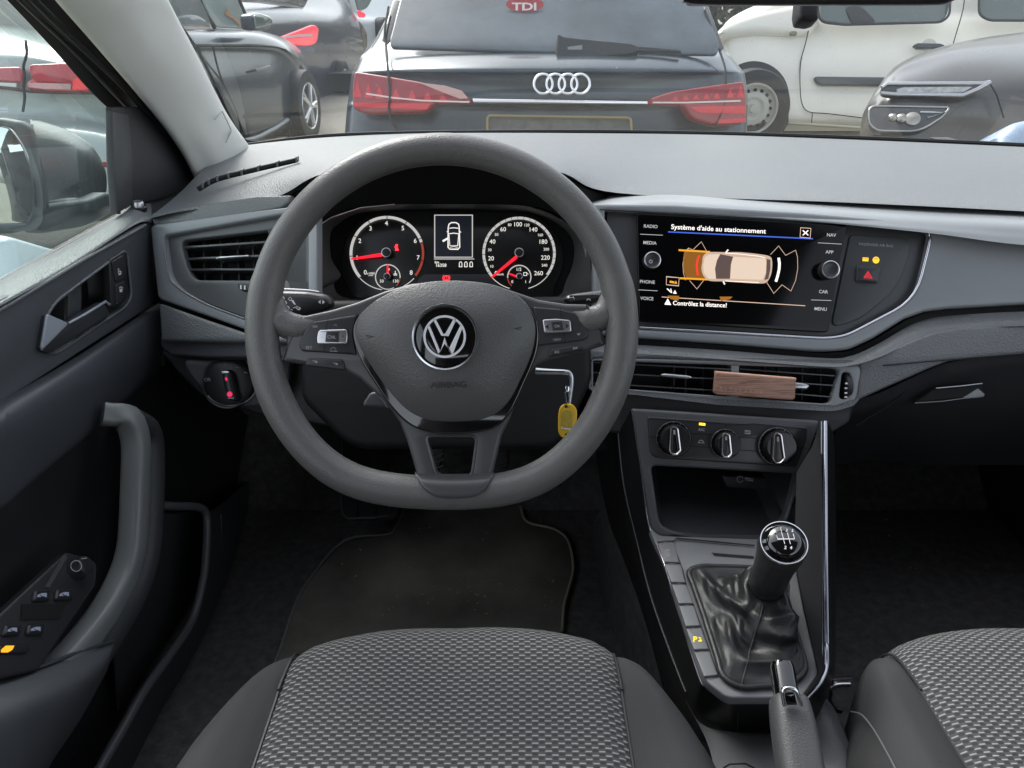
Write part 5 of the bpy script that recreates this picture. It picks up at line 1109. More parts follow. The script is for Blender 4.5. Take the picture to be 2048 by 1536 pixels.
# ================= seats
def V(x,y,z): return Vector((x,y,z))
ZS=.607
def seat(name,label,dx,group=None):
    t=thing(name,label,'car seat',(-.055+dx,.3,.32),group)
    xl,xr=-.209,.098; xm=(xl+xr)/2; hwid=(xr-xl)/2
    rows=[]; uv=[]
    for j in range(61):
        s=j/60.0*0.78   # arc length from the rear
        rowp=[];ru=[]
        for i in range(41):
            u=i/40*2-1; 
            yf=.549-.030*abs(u)**2.6-.006*u*u+(.0 if u<0 else .006*u)
            rad_=.062; L0=yf-(-.1)
            wy=s-.1
            zc=ZS-.0075*(1-min(1,(1-abs(u))*7))**2 - .004*(1-abs(u)) - .010*max(0,(.25-wy))
            xx=xm+hwid*u*(1-.0*s)+(.3-wy)*(.010*(-1)*u)*-.3
            if wy<yf: p=V(xx,wy,zc)
            else:
                a=(wy-yf)/rad_
                if a<PI/2: p=V(xx,yf+rad_*math.sin(a),zc-rad_*(1-math.cos(a)))
                else: p=V(xx,yf+rad_-(a-PI/2)*.004,zc-rad_-(a-PI/2)*rad_)
            rowp.append(p+V(dx,0,0)); ru.append((xx+.004*math.sin(wy*9),s+.004*u*u))
        rows.append(rowp); uv.append(ru)
    bm=bmesh.new(); ul=bm.loops.layers.uv.new('UVMap')
    Vv=[[bm.verts.new(p) for p in r] for r in rows]
    for j in range(60):
        for i in range(40):
            f=bm.faces.new([Vv[j][i],Vv[j][i+1],Vv[j+1][i+1],Vv[j+1][i]])
            for l,(a,b) in zip(f.loops,((j,i),(j,i+1),(j+1,i+1),(j+1,i))): l[ul].uv=uv[a][b]
    me=bpy.data.meshes.new('c'); bmesh.ops.recalc_face_normals(bm,faces=bm.faces); bm.to_mesh(me); bm.free()
    finish(me,'seat_cushion',fabm,t,60)
    def fy(p): return V(p.x,p.y+(.047*max(0,p.y-.2)/.3),p.z)
    def bol(nm,r): loft(nm,[[fy(p)+V(dx,0,0) for p in q] for q in r],clothside,t,nu=6,nv=6,ang=70)
    def bolster(sg,xs,k):
        # rows: seam, inner roll, crown, shoulder, flank, foot; k = how far the nose sits back
        cols=[]
        Y=[[.25,.36,.4593,.4948,.5112,.5224,.5242],[.25,.36,.452,.487,.505,.517,.520],[.25,.36,.435,.470,.490,.503,.507],[.25,.33,.405,.438,.458,.470,.474],[.25,.33,.40,.430,.448,.458,.462],[.25,.33,.39,.42,.438,.448,.45]]
        Zz=[[-.0085,-.008,-.0075,-.0145,-.029,-.055,-.15],[.004,.003,-.001,-.009,-.026,-.054,-.15],[.011,.010,.003,-.008,-.028,-.058,-.15],[0,-.002,-.012,-.026,-.046,-.072,-.16],[-.05,-.05,-.056,-.066,-.08,-.10,-.17],[-.2,-.2,-.2,-.2,-.2,-.2,-.2]]
        W=[[0,0,0,0,0,0,0],[.016,.016,.015,.014,.012,.011,.010],[.040,.040,.036,.031,.027,.025,.024],[.071,.069,.062,.054,.046,.042,.041],[.088,.086,.077,.066,.056,.051,.05],[.09,.088,.078,.068,.058,.052,.05]]
        rows=[]
        for yy,zz,ww in zip(Y,Zz,W):
            r=[V(xs[0]+sg*ww[0],-.1,ZS+zz[0])]
            for a,b,c in zip(yy,zz,ww): r.append(V((xs[0] if a<.36 else xs[1])+sg*c,a+k*c,ZS+b))
            rows.append(r)
        bol('side_bolster',rows)
    bolster(-1,(-.208,-.209),0); bolster(1,(.0975,.098),.1)
    for q in ([V(-.208,-.1,ZS-.012),V(-.208,.25,ZS-.009),V(-.209,.44,ZS-.009),V(-.209,.4593,ZS-.0065),V(-.209,.4948,ZS-.0135),V(-.209,.5112,ZS-.028),V(-.209,.5224,ZS-.055)],[V(.0975,-.1,ZS-.012),V(.0975,.25,ZS-.009),V(.098,.44,ZS-.009),V(.098,.4593,ZS-.0065),V(.098,.4948,ZS-.0135),V(.098,.5112,ZS-.028),V(.098,.5224,ZS-.055)]):
        tube('seat_seam',[fy(p)+V(dx,0,.0025) for p in cr(q,6)],.0014,dark,t,seg=6)
    for q in ([V(-.275,-.1,ZS+.006),V(-.274,.25,ZS+.004),V(-.27,.38,ZS-.001),V(-.263,.44,ZS-.02),V(-.252,.478,ZS-.06)],):
        if dx: tube('bolster_seam',[fy(p)+V(dx,0,0)+V(0,0,.0012) for p in cr(q,6)],.0009,mat('seam_light',(.11,.11,.11),.8),t,seg=6)
    boxw('seat_base',(-.25+dx,-.1,.33),(.14+dx,.46,ZS-.12),dark,t,.02)
    return t
seat('driver_seat','driver seat cushion in grey dash-patterned cloth below the steering wheel',0)
seat('passenger_seat','front passenger seat cushion at the lower right edge with a stitched side bolster',.575)
# ================= outside
def paint(name,col,rough=.22,metal=.3): return mat(name,col,rough+.08,metal,coat=.35,spec=.5,var=.03,vscale=2)
def ground():
    bm=bmesh.new(); bmesh.ops.create_grid(bm,x_segments=1,y_segments=1,size=400)
    m=mat('wet_gravel_yard',(.24,.225,.185),.85,grain=.012,gscale=.035,kind='noise',var=.3,vscale=1.4)
    o=obj('ground',bm,m,None); tag(o,kind='structure',label='brownish gravel and dirt yard under the parked cars',cat='ground')
ground()
def wheel(t,c,ax,r,rimc,nm='wheel',holes=14,style='steel'):
    w=lathe(nm,c,ax,[(r*.62,-.10),(r*.97,-.09),(r,-.05),(r,.05),(r*.97,.085),(r*.80,.095),(r*.66,.085),(r*.62,.0)],rubber,t,seg=48)
    if style=='steel':
        prof=[(r*.66,.08),(r*.645,.092),(r*.61,.088),(r*.58,.04),(r*.50,.035),(r*.42,.065),(r*.30,.07),(r*.22,.05),(r*.12,.055),(r*.1,.085),(0,.088)]
        lathe('rim',c,ax,prof,rimc,w,seg=48)
        u,v=frame_of(ax)
        bm=bmesh.new()
        for k in range(holes):
            a=2*PI*k/holes; p=c+(u*math.cos(a)+v*math.sin(a))*r*.47; lathe_bm(p,ax,[(1e-4,.062),(.016,.061),(.016,.05)],10,bm)
        obj('rim_holes',bm,void,w)
    else:
        lathe('rim',c,ax,[(r*.66,.08),(r*.645,.092),(r*.60,.085),(r*.58,.0)],rimc,w,seg=48)
        u,v=frame_of(ax); bm=bmesh.new()
        for k in range(5):
            for d in (-.12,.12):
                a=2*PI*k/5; b=a+d
                p0=c+ax*.085; p1=c+(u*math.cos(b)+v*math.sin(b))*r*.61+ax*.08
                tube_bm([p0+(u*math.cos(a)+v*math.sin(a))*r*.08,p1],[r*.07,r*.045],6,bm=bm)
        lathe_bm(c,ax,[(1e-4,.1),(r*.13,.095),(r*.14,.06)],20,bm)
        obj('spokes',bm,rimc,w); 
        lathe('brake_disc',c,ax,[(1e-4,.02),(r*.45,.02),(r*.45,0)],mat('brake_steel',(.25,.25,.25),.4,1),w,seg=32)
    return w
glassm=mat('car_glass',(.05,.06,.065),.06,coat=1)
seamm=mat('panel_gap',(.01,.01,.01),.8)
lampred=mat('red_lamp_lens',(.26,.008,.014),.25,coat=.3)
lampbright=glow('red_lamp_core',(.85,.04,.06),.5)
# ---- black SUV in front
su=thing('parked_suv','dark grey SUV seen from behind with four-ring badge and bare plate holder','car',(0.15,4.3,0))
sp_=paint('suv_paint',(.035,.05,.065),.18,.4)
def rrow(y,xl,xr,Dc,Dk,far_=2.9):
    """one horizontal section: side, corner, rear face, corner, side"""
    L=PD(xl,y,Dk+.12); Rr=PD(xr,y,Dk+.12)
    mids=[PD(xl+(xr-xl)*f,y,Dc+(Dk-Dc)*abs(2*f-1)**3) for f in (.045,.15,.35,.5,.65,.85,.955)]
    for i,p in enumerate(mids): p.z=(L.z+Rr.z)/2*0+p.z
    return [L+Vector((.03,far_,0)),L+Vector((0,.5,0)),L]+mids+[Rr,Rr+Vector((0,.5,0)),Rr+Vector((-.03,far_,0))]
secs=[(-215,835,1352,5.2,5.25),(-190,820,1366,4.45,4.6),(-150,815,1372,4.30,4.45),(0,784,1409,4.02,4.16),(60,760,1432,3.92,4.06),(98,738,1450,3.86,4.0),(112,722,1462,3.70,3.92),(130,712,1476,3.62,3.86),(143,706,1486,3.60,3.82),(152,703,1490,3.66,3.82),(195,697,1496,3.70,3.82),(208,695,1496,3.68,3.8),(215,694,1496,3.72,3.8),(262,690,1494,3.74,3.8),(300,688,1496,3.72,3.8),(330,684,1500,3.60,3.74),(420,684,1500,3.58,3.74),(560,690,1495,3.62,3.78),(600,700,1485,3.7,3.86)]
loft('body',[rrow(*s) for s in secs],sp_,su,nu=5,nv=4,ang=70)
SUP=PL3(PD(1100,0,3.99),PD(1300,0,3.99),PD(1100,98,3.83))
plate('rear_window',[(812,-150,20),(1380,-150,20),(1402,0),(1440,88,10),(1434,108,8),(1100,103),(782,94,8),(779,80,8),(800,0)],SUP,.02,.008,mat('suv_glass',(.06,.075,.09),.1,coat=.3,var=.5,vscale=2.2),su,off=.03)
plate('pillar_gloss',[(786,0),(800,0),(781,80),(774,88),(764,80)],SUP,.01,.003,gloss,su,off=.02) 
plate('pillar_gloss',[(1402,0),(1412,0),(1448,95),(1440,104),(1436,90)],SUP,.01,.003,gloss,su,off=.02)
RPl=Plane(PD(1100,200,3.60),(0,-1,.04))
seams=[Z2((372,40),(350,180),(356,260),(368,400),(380,560),(376,660),(430,780)),Z3((180,60),(250,250),(285,350),(302,430),(296,600),(238,745))]
def on(o,pts,Dm): return [PD(x,y,Dm) for x,y in pts]
g1=[PD(x,y,D) for (x,y),D in zip(seams[0],(3.9,3.83,3.80,3.64,3.66,3.66,3.66))]; g2=[PD(x,y,D) for (x,y),D in zip(seams[1],(3.9,3.83,3.76,3.68,3.68,3.68,3.68))]
tube('tailgate_gap',cr(g1,5),.006,seamm,su,seg=6); tube('tailgate_gap',cr(g2,5),.006,seamm,su,seg=6)
tb2=PLD(3.55)
LT=PL3(PD(940,200,3.60),PD(940,260,3.62),PD(705,200,3.74)); RTn=PL3(PD(1305,205,3.60),PD(1305,262,3.62),PD(1492,205,3.74))
tl=plate('tail_light',Z2((168,415,8),(380,448,8),(560,478,20),(800,530,20),(848,592,4),(845,600),(640,604),(590,655,14),(380,662),(250,668,20),(160,640,14),(155,520,14)),LT,.06,.012,lampred,su,off=.03)
g=Gfx(LT,.032,Z2); 
for x,y,h in ((190,540,75),(255,545,60),(320,550,55),(415,555,40),(510,560,38),(600,565,26),(690,572,18)): g.poly((x-26,y+28),(x-14,y-h*.3),(x,y-h),(x+12,y-h*.3),(x+26,y+28))
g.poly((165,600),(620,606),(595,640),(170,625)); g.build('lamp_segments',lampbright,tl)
g=Gfx(LT,.033,Z2); g.line([(240,548),(400,572),(560,588),(845,597)],9); g.build('lamp_light_bar',mat('lamp_white_bar',(.75,.6,.58),.3),tl)
g=Gfx(LT,.034,Z2); g.poly((545,482),(700,500),(800,530),(838,575),(790,578),(700,545)); g.build('lamp_reflection_lens',mat('pale_lens',(.55,.33,.30),.2),tl)
tr_=plate('tail_light',Z3((-130,575),(-95,560,14),(0,532),(300,488),(405,475,12),(418,500),(430,600,10),(425,722,14),(250,735,12),(110,700,20),(60,618,10),(-128,606)),RTn,.06,.012,lampred,su,off=.03)
g=Gfx(RTn,.032,Z3)
for x,y,h in ((10,578,16),(70,575,20),(130,572,24),(190,570,28),(250,568,30),(330,560,50),(390,560,70)): g.poly((x-22,y+12),(x,y-h),(x+22,y+12))
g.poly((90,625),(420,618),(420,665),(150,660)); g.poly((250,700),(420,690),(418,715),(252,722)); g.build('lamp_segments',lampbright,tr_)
g=Gfx(RTn,.033,Z3); g.line([(-125,600),(80,600),(390,590)],9); g.build('lamp_light_bar',MATS['lamp_white_bar'],tr_)
tb2=PLD(3.545)
plate('chrome_bar',Z2((860,574,3),(1893,590,3),(1890,608),(866,598,3)),PLD(3.58),.02,.006,mat('bright_chrome',(.85,.85,.87),.12,1),su)
RG=PLD(3.56)
for cx in (1086.5,1111.5,1136,1161):
    tube('badge_ring',[RG.at(cx+18.5*math.cos(a),168+19.5*math.sin(a)) for a in [2*PI*k/40 for k in range(40)]],.0065,MATS['bright_chrome'],su,seg=10,closed=True)
PPn=PLD(3.60)
plate('plate_holder',Z2((948,672,4),(1797,692,4),(1800,900),(948,900)),PLD(3.66),.02,.004,mat('plate_grey',(.10,.10,.095),.5,var=.3,vscale=20),su)
tube('plate_edge',[PLD(3.64).at(*p) for p in fillet(Z2((950,900),(950,676,8),(1790,690,8),(1800,900)),0)],.006,mat('plate_yellow',(.27,.22,.09),.5),su,seg=8)
wp=plate('rear_wiper',Z2((1358,190,6),(1400,212),(1600,232),(1800,250,6),(1840,272,6),(1835,300),(1790,318,10),(1500,335),(1365,335,10),(1350,310,6)),PLD(3.72),.05,.01,mat('wiper_black',(.012,.013,.014),.4),su)
plate('wiper_blade',Z2((1820,268),(1850,270),(2085,290),(2085,304),(1850,300),(1820,300)),PLD(3.74),.02,.005,MATS['wiper_black'],wp)
g=Gfx(PLD(3.72),.002,Z2); g.poly((1418,275),(1470,268),(1505,262),(1505,290),(1422,290)); g.build('wiper_emblem',mat('faint_grey',(.2,.22,.23),.4),wp)
st_=Gfx(PLD(3.90),.0,Z2); st_.disc((1170,25),110,30,ry=45); s_=st_.build('window_sticker',mat('sticker_red',(.35,.03,.04),.5),su)
g=Gfx(PLD(3.895),.0,Z2); g.text('TDI',1165,38,42,0,bold=.03,sx=1.5); g.build('sticker_lettering',mat('sticker_white',(.65,.6,.6),.5),s_)
for x in (-.78,1.06): wheel(su,Vector((x,5.0,.36)),Vector((-1 if x<0 else 1,0,0)),.36,alu,style='alloy')
# ---- white van
vn_=thing('parked_van','white panel van standing side-on behind the SUV, dark rubbing strip on its door','van',(4.2,7.4,0))
vp=paint('van_white',(.84,.81,.72),.35,0)
VP=PLD(7.3)
def vr(y,xl,xr,D): return [PD(xl,y,D+.35),PD(xl+8,y,D+.1),PD(xl+30,y,D)]+[PD(x,y,D) for x in (1560,1640,1760,1900,2050,xr)]
vsec=[(-330,1830,2700,8.9),(-300,1800,2700,7.75),(-120,1700,2700,7.55),(-30,1600,2700,7.45),(20,1490,2700,7.45),(45,1452,2700,7.36),(75,1440,2700,7.3),(130,1440,2700,7.25),(180,1440,2700,7.28),(225,1440,2700,7.26),(245,1445,2700,7.3),(262,1450,2700,7.42)]
loft('body',[vr(*s) for s in vsec],vp,vn_,nu=4,nv=4,ang=70)
VW=PLD(7.18)
plate('bonnet',Z3((250,190),(290,140,30),(480,70,60),(700,22,30),(840,-5),(860,130),(800,200),(500,190),(270,215)),PLD(7.3),.2,.06,vp,vn_,off=.07)
w1=plate('door_window',Z3((860,-90),(1600,-90),(1612,30),(1600,90,30),(1560,126,20),(1000,138,8),(860,118,10)),VW,.04,.01,mat('van_glass',(.10,.13,.12),.08,coat=1),vn_)
tube('window_gasket',pt(PLD(7.16),fillet(Z3((842,-90),(845,130,20),(1000,145,8),(1565,130,30),(1612,90,30),(1622,-90)),0)),.012,rubber,vn_,seg=6)
plate('rear_side_window',Z3((1790,-90),(2600,-90),(2600,118),(1840,112,30),(1790,80,20)),VW,.04,.01,MATS['van_glass'],vn_)
tube('window_gasket',pt(PLD(7.16),fillet(Z3((1784,-90),(1784,84,24),(1840,120,30),(2600,124)),0)),.012,rubber,vn_,seg=6)
plate('seat_in_window',Z3((1000,40,10),(1090,30,10),(1190,130,10),(1040,135,10)),PLD(7.165),.01,.003,dark,vn_)
def vs(pts,r=.006): tube('door_gap',cr([PLD(7.24).at(*p) for p in Z3(*pts)],4),r,seamm,vn_,seg=5)
vs(((800,120),(770,250),(740,370),(738,520),(750,610),(790,655),(900,665),(1100,690)),.005); vs(((1705,-60),(1690,60),(1650,200),(1628,280),(1600,420)),.005); vs(((810,660),(805,720)),.004)
plate('rubbing_strip',Z3((818,445,8),(1250,450),(1700,458),(1690,505),(1240,497),(850,492,16)),PLD(7.22),.05,.012,mat('strip_grey',(.09,.095,.1),.5),vn_)
plate('sill_strip',Z3((670,712),(1100,738),(1700,760),(1700,790),(1100,752),(672,724)),PLD(7.22),.04,.01,mat('sill_cream',(.55,.52,.4),.5),vn_)
plate('handle_recess_shade',Z3(*[(1495+45*math.cos(a),262+38*math.sin(a)) for a in [2*PI*k/20 for k in range(20)]]),PLD(7.2),.02,.006,mat('recess_shade',(.55,.54,.47),.4),vn_)  # recess shade put on as a darker oval of the van colour
plate('door_handle',Z3((1400,262,8),(1430,250),(1560,252),(1595,264,8),(1560,280),(1430,280)),PLD(7.17),.05,.012,mat('handle_black',(.05,.055,.06),.4),vn_)
plate('indicator',Z3((680,180,6),(722,180,6),(722,205,6),(680,205,6)),PLD(7.2),.03,.008,mat('indicator_olive',(.2,.2,.12),.3),vn_)
ac_=plate('wheel_arch',Z3(*([(470+205*math.cos(R(a)),560-205*math.sin(R(a))) for a in range(0,181,8)]+[(265,760),(640,770),(672,720)])),PLD(7.24),.05,.01,mat('arch_black',(.02,.022,.025),.7),vn_)
wheel(vn_,PLD(7.22).at(*Z3((452,630))[0]),-Vector((0,1,0)),.345,mat('steel_rim_paint',(.6,.6,.55),.45),holes=16)
wheel(vn_,Vector((6.6,7.25,.33)),-Vector((0,1,0)),.33,MATS['steel_rim_paint'],holes=16)
boxw('underbody',(1.9,8.3,.08),(8,9.4,.42),void,vn_,.0)
# ---- brown-grey car at right
bc_=thing('parked_crossover','brownish grey crossover with slim chrome-edged headlight at the right edge','car',(3.2,4.9,0))
bp_=paint('crossover_paint',(.095,.088,.085),.2,.5)
def brow(y,xs,Ds): return [PD(x,y if not isinstance(y,tuple) else y[i],D) for i,(x,D) in enumerate(zip(xs,Ds))]
hb_=Z3((1110,650),(1160,560),(1200,500),(1280,400),(1400,330),(1600,265),(1800,222),(2048,190),(2500,150),(3000,120))
rowsb=[[PD(x,y,D+1.3) for (x,y),D in zip(hb_,(4.6,4.6,4.6,4.6,4.6,4.6,4.6,4.6,4.6,4.6))],
 [PD(x,y+2,D) for (x,y),D in zip(hb_,(4.75,4.72,4.70,4.68,4.72,4.8,4.9,5.0,5.1,5.2))],
 [PD(x,y,D) for (x,y),D in zip(Z3((1102,680),(1150,590),(1200,540),(1290,450),(1420,400),(1620,345),(1820,310),(2048,290),(2500,260),(3000,240)),(4.65,4.55,4.48,4.42,4.42,4.42,4.45,4.5,4.6,4.7))],
 [PD(x,y,D) for (x,y),D in zip(Z3((1096,710),(1140,640),(1205,580),(1300,520),(1440,490),(1640,470),(1850,455),(2048,440),(2500,420),(3000,410)),(4.62,4.5,4.36,4.28,4.25,4.24,4.22,4.22,4.3,4.4))],
 [PD(x,y,D) for (x,y),D in zip(Z3((1092,750),(1130,700),(1200,650),(1310,620),(1450,610),(1650,610),(1850,620),(2048,620),(2500,620),(3000,620)),(4.6,4.48,4.32,4.24,4.22,4.2,4.18,4.18,4.2,4.3))],
 [PD(x,y,D) for (x,y),D in zip(Z3((1088,830),(1130,840),(1200,840),(1310,840),(1450,850),(1650,850),(1850,860),(2048,870),(2500,880),(3000,880)),(4.6,4.5,4.36,4.3,4.28,4.26,4.24,4.22,4.24,4.3))],
 [PD(x,y,D) for (x,y),D in zip(Z3((1120,1400),(1150,1400),(1220,1400),(1330,1400),(1450,1400),(1650,1400),(1850,1400),(2048,1400),(2500,1400),(3000,1400)),(4.7,4.6,4.5,4.4,4.4,4.36,4.34,4.32,4.34,4.4))]]
loft('body',rowsb,bp_,bc_,nu=4,nv=5,ang=70)
HP_=PL3(PD(1780,190,4.22),PD(1990,180,4.10),PD(1900,240,4.12))
dk=plate('day_light',Z3((1212,512,4),(1250,480,8),(1845,478,10),(1700,560,16),(1300,556,6),(1220,540,6)),HP_,.05,.008,mat('lamp_black',(.03,.03,.032),.1,coat=1),bc_,off=.012)
cbm=mat('lamp_chrome',(.5,.5,.52),.25,1)
strip('light_chrome',Z3((1215,512),(1250,490),(1800,488),(1845,480)),HP_,.016,.010,cbm,dk)
strip('light_chrome',Z3((1210,545),(1290,552),(1690,558),(1780,520),(1850,480)),HP_,.016,.012,cbm,dk)
plate('light_lens',Z3((1300,520,4),(1350,508),(1750,505),(1690,540,6),(1310,545,4)),HP_,.02,.004,mat('pale_lens_grey',(.35,.36,.36),.1,coat=1,var=.4,vscale=30),dk,off=.018)
hl=plate('headlight',Z3((1140,640,20),(1165,620,10),(1618,628,10),(1560,690),(1440,768,30),(1190,765,30),(1140,725,20)),HP_,.06,.012,mat('headlight_glass',(.04,.04,.042),.06,coat=1),bc_,off=.012)
strip('headlight_rim',fillet(Z3((1140,640,20),(1165,620,10),(1618,628,10),(1560,690),(1440,768,30),(1190,765,30),(1140,725,20)),0),HP_,.012,.006,mat('rim_grey',(.4,.4,.4),.25,.9),hl,closed=True)
for x,y,r in ((1280,690,26),(1395,700,44),(1330,695,30)):
    lathe('projector',HP_.at(*Z3((x,y))[0],.014),HP_.n,[(r*.3418*4.1/F,0),(r*.3418*4.1/F*.95,.012),(r*.3418*4.1/F*.6,.02),(1e-4,.026)],mat('projector_glass',(.35,.33,.3),.08,.6),hl,seg=28)
strip('light_blade',Z3((1440,655),(1580,660),(1480,690)),HP_,.016,.008,cbm,hl)
strip('bumper_gap',Z3((1850,490),(1890,560),(1930,690)),PLD(4.12),.0,.004,seamm,bc_)
strip('bumper_gap',Z3((1590,690),(1650,640),(1850,520)),PLD(4.12),.0,.002,mat('gap_soft',(.06,.055,.05),.5),bc_)
strip('bonnet_line',Z3((1290,480),(1400,440),(1600,400),(1850,370),(2048,350)),PLD(4.36),.0,.004,mat('bonnet_gap',(.06,.055,.05),.5),bc_)
# blue reflecting corner at far right: wing of another car
wc=thing('parked_blue_car','pale blue car wing just showing at the right edge above the dashboard','car',(3.0,3.4,0))
plate('wing',Z3((1925,785),(2010,700,20),(2100,680),(2300,660),(2300,1300),(1900,1300)),PLD(3.3),.5,.06,paint('pale_blue_paint',(.35,.45,.6),.2,.3),wc)
# ---- left: black estate seen obliquely
es=thing('parked_estate','dark grey estate car beside the windscreen pillar showing its flank and alloy front wheel','car',(-2.4,6.9,0))
def OBL(xa,Da,xb,Db): 
    a=PD(xa,150,Da); b=PD(xb,150,Db); a.z=b.z=.6
    return PL3(a,b,a+Vector((0,0,1)))
EP=OBL(380,5.4,610,7.6)
ep=paint('estate_paint',(.045,.062,.078),.16,.1)
eb=[(180,88),(330,86),(400,84),(480,82),(560,84),(590,98),(600,112),(612,130),(618,160),(622,215),(618,262),(560,268),(480,285),(330,300),(180,310)]
er=[[EP.at(x,y,o) for x,y,o in ((120,40,-.5),(330,50,-.5),(450,56,-.5),(520,62,-.55),(570,78,-.5),(600,100,-.45),(612,125,-.3))],
    [EP.at(x,y,o) for x,y,o in ((120,56,-.1),(330,58,-.1),(450,62,-.1),(520,66,-.1),(565,82,-.1),(597,108,-.12),(614,135,-.2))],
    [EP.at(x,y,o) for x,y,o in ((120,86,0),(330,86,0),(450,87,0),(520,88,0),(565,95,0),(598,120,-.02),(617,150,-.15))],
    [EP.at(x,y,o) for x,y,o in ((120,96,-.03),(330,96,-.03),(450,97,-.03),(520,98,-.03),(565,108,-.02),(600,140,-.03),(619,170,-.15))],
    [EP.at(x,y,o) for x,y,o in ((120,200,.03),(330,190,.03),(450,180,.03),(520,178,.03),(565,180,.03),(600,190,.0),(620,205,-.12))],
    [EP.at(x,y,o) for x,y,o in ((120,330,.0),(330,300,.0),(450,280,0),(520,270,0),(565,262,0),(600,256,-.02),(618,250,-.15))],
    [EP.at(x,y,o) for x,y,o in ((120,400,-.2),(330,330,-.2),(450,300,-.2),(520,285,-.2),(565,275,-.2),(600,268,-.2),(616,262,-.3))]]
loft('body',er,ep,es,nu=5,nv=5,ang=70)
plate('side_window',[(150,-120),(380,-120),(402,0),(424,50,6),(300,54),(150,56)],EP,.03,.008,mat('estate_glass',(.22,.26,.26),.06,coat=1),es,off=-.12)
plate('windscreen',[(392,-60),(455,-60),(476,0),(500,56,6),(432,54,6),(405,0)],EP,.03,.008,mat('estate_screen',(.42,.5,.48),.1,coat=1),es,off=-.28)
g=Gfx(EP,-.262,E8); g.line([(310,90),(290,150),(350,180),(470,290)],22); g.build('windscreen_sticker',mat('sticker_orange',(.6,.25,.08),.5),es)
tube('roof_pillar',cr([EP.at(x,y,-.15) for x,y in ((372,-120),(398,0),(428,54))],4),.022,gloss,es,seg=8)
tube('roof_pillar',cr([EP.at(x,y,-.30) for x,y in ((455,-60),(480,5),(503,58))],4),.018,rubber,es,seg=8)
mi=plate('wing_mirror',[(505,30,6),(520,24,6),(545,32,8),(548,50),(540,60,6),(510,62,8)],EP,.12,.03,ep,es,off=.14)
plate('mirror_glass',[(509,30,4),(520,27,4),(542,36,6),(543,50,4),(512,57,5)],EP,.01,.003,mat('mirror_grey',(.3,.36,.36),.1,.5),mi,off=.15)
plate('mirror_reflection',[(472,64,4),(505,64,6),(500,86),(475,86,4)],EP,.004,.001,mat('shoulder_grey',(.12,.14,.15),.2,.4),es,off=.012) if 0 else None
strip('shoulder_line',[(120,93),(330,92),(450,92),(540,93),(572,100)],EP,.012,.008,seamm,es,n=4)
strip('sill_trim',[(300,292),(480,283),(540,262),(575,240)],EP,.03,.02,mat('sill_grey',(.3,.33,.34),.3),es,n=4)
strip('door_gap',[(425,92),(440,150),(470,220),(492,282)],EP,.026,.008,seamm,es,n=4)
plate('door_handle',Z1((1500,405),(1585,380),(1590,395),(1505,420)),EP,.03,.006,mat('handle_grey',(.3,.32,.33),.3,.6),es,off=.06)
ar=plate('wheel_arch',[(585,150,6),(600,136,8),(614,150,8),(622,190,8),(620,270),(585,272),(582,200)],EP,.03,.006,mat('arch_dark',(.015,.016,.018),.6),es,off=.03)
wc_=EP.at(603,212,.02)
wheel(es,wc_,EP.n,.33,mat('silver_alloy',(.72,.73,.74),.25,.7),style='alloy')
# ---- dark saloon behind it
ds=thing('parked_hatchback','dark blue grey car further left with a bright wedge-shaped red tail light','car',(-2.5,10.5,0))
DPl=OBL(540,9.0,705,13)
dpn=paint('dark_blue_paint',(.045,.052,.078),.2,.1)
dr_=[[DPl.at(x,y,o) for x,y,o in ((440,-90,-.9),(560,-95,-.6),(640,-80,-.6),(690,-20,-.6),(712,40,-.5))],
 [DPl.at(x,y,o) for x,y,o in ((440,0,-.3),(560,0,-.2),(640,4,-.2),(690,18,-.2),(716,40,-.3))],
 [DPl.at(x,y,o) for x,y,o in ((440,28,0),(560,30,0),(640,38,0),(690,50,0),(722,70,-.1))],
 [DPl.at(x,y,o) for x,y,o in ((440,95,.04),(560,95,.04),(640,95,.04),(690,100,.04),(728,110,-.1))],
 [DPl.at(x,y,o) for x,y,o in ((440,225,0),(560,215,0),(640,209,0),(690,203,0),(728,198,-.1))]]
loft('body',dr_,dpn,ds,nu=5,nv=5,ang=70)
plate('rear_window',[(478,-80),(650,-80),(616,0,4),(608,18,8),(520,6,6),(478,4)],DPl,.03,.008,mat('hatch_glass',(.25,.25,.27),.1,coat=1),ds,off=-.10)
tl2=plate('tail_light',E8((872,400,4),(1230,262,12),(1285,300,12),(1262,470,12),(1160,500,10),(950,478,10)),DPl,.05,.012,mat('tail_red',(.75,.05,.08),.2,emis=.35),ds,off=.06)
g=Gfx(DPl,.064,E8); g.line([(900,405),(1050,385),(1210,380)],26); g.build('light_bar',mat('bar_pink',(.8,.6,.6),.4),tl2)
plate('plate_recess',E8((1060,505,8),(1240,510,8),(1235,580,8),(1050,580,8)),DPl,.01,.003,mat('plate_blue_grey',(.16,.17,.21),.4),ds,off=.045)
wheel(ds,DPl.at(682,168,.05),DPl.n,.34,mat('silver_alloy2',(.7,.7,.72),.3,.7),style='alloy')
boxw('underbody',(-2.9,12.2,.05),(-1.0,13,.3),void,ds,0)
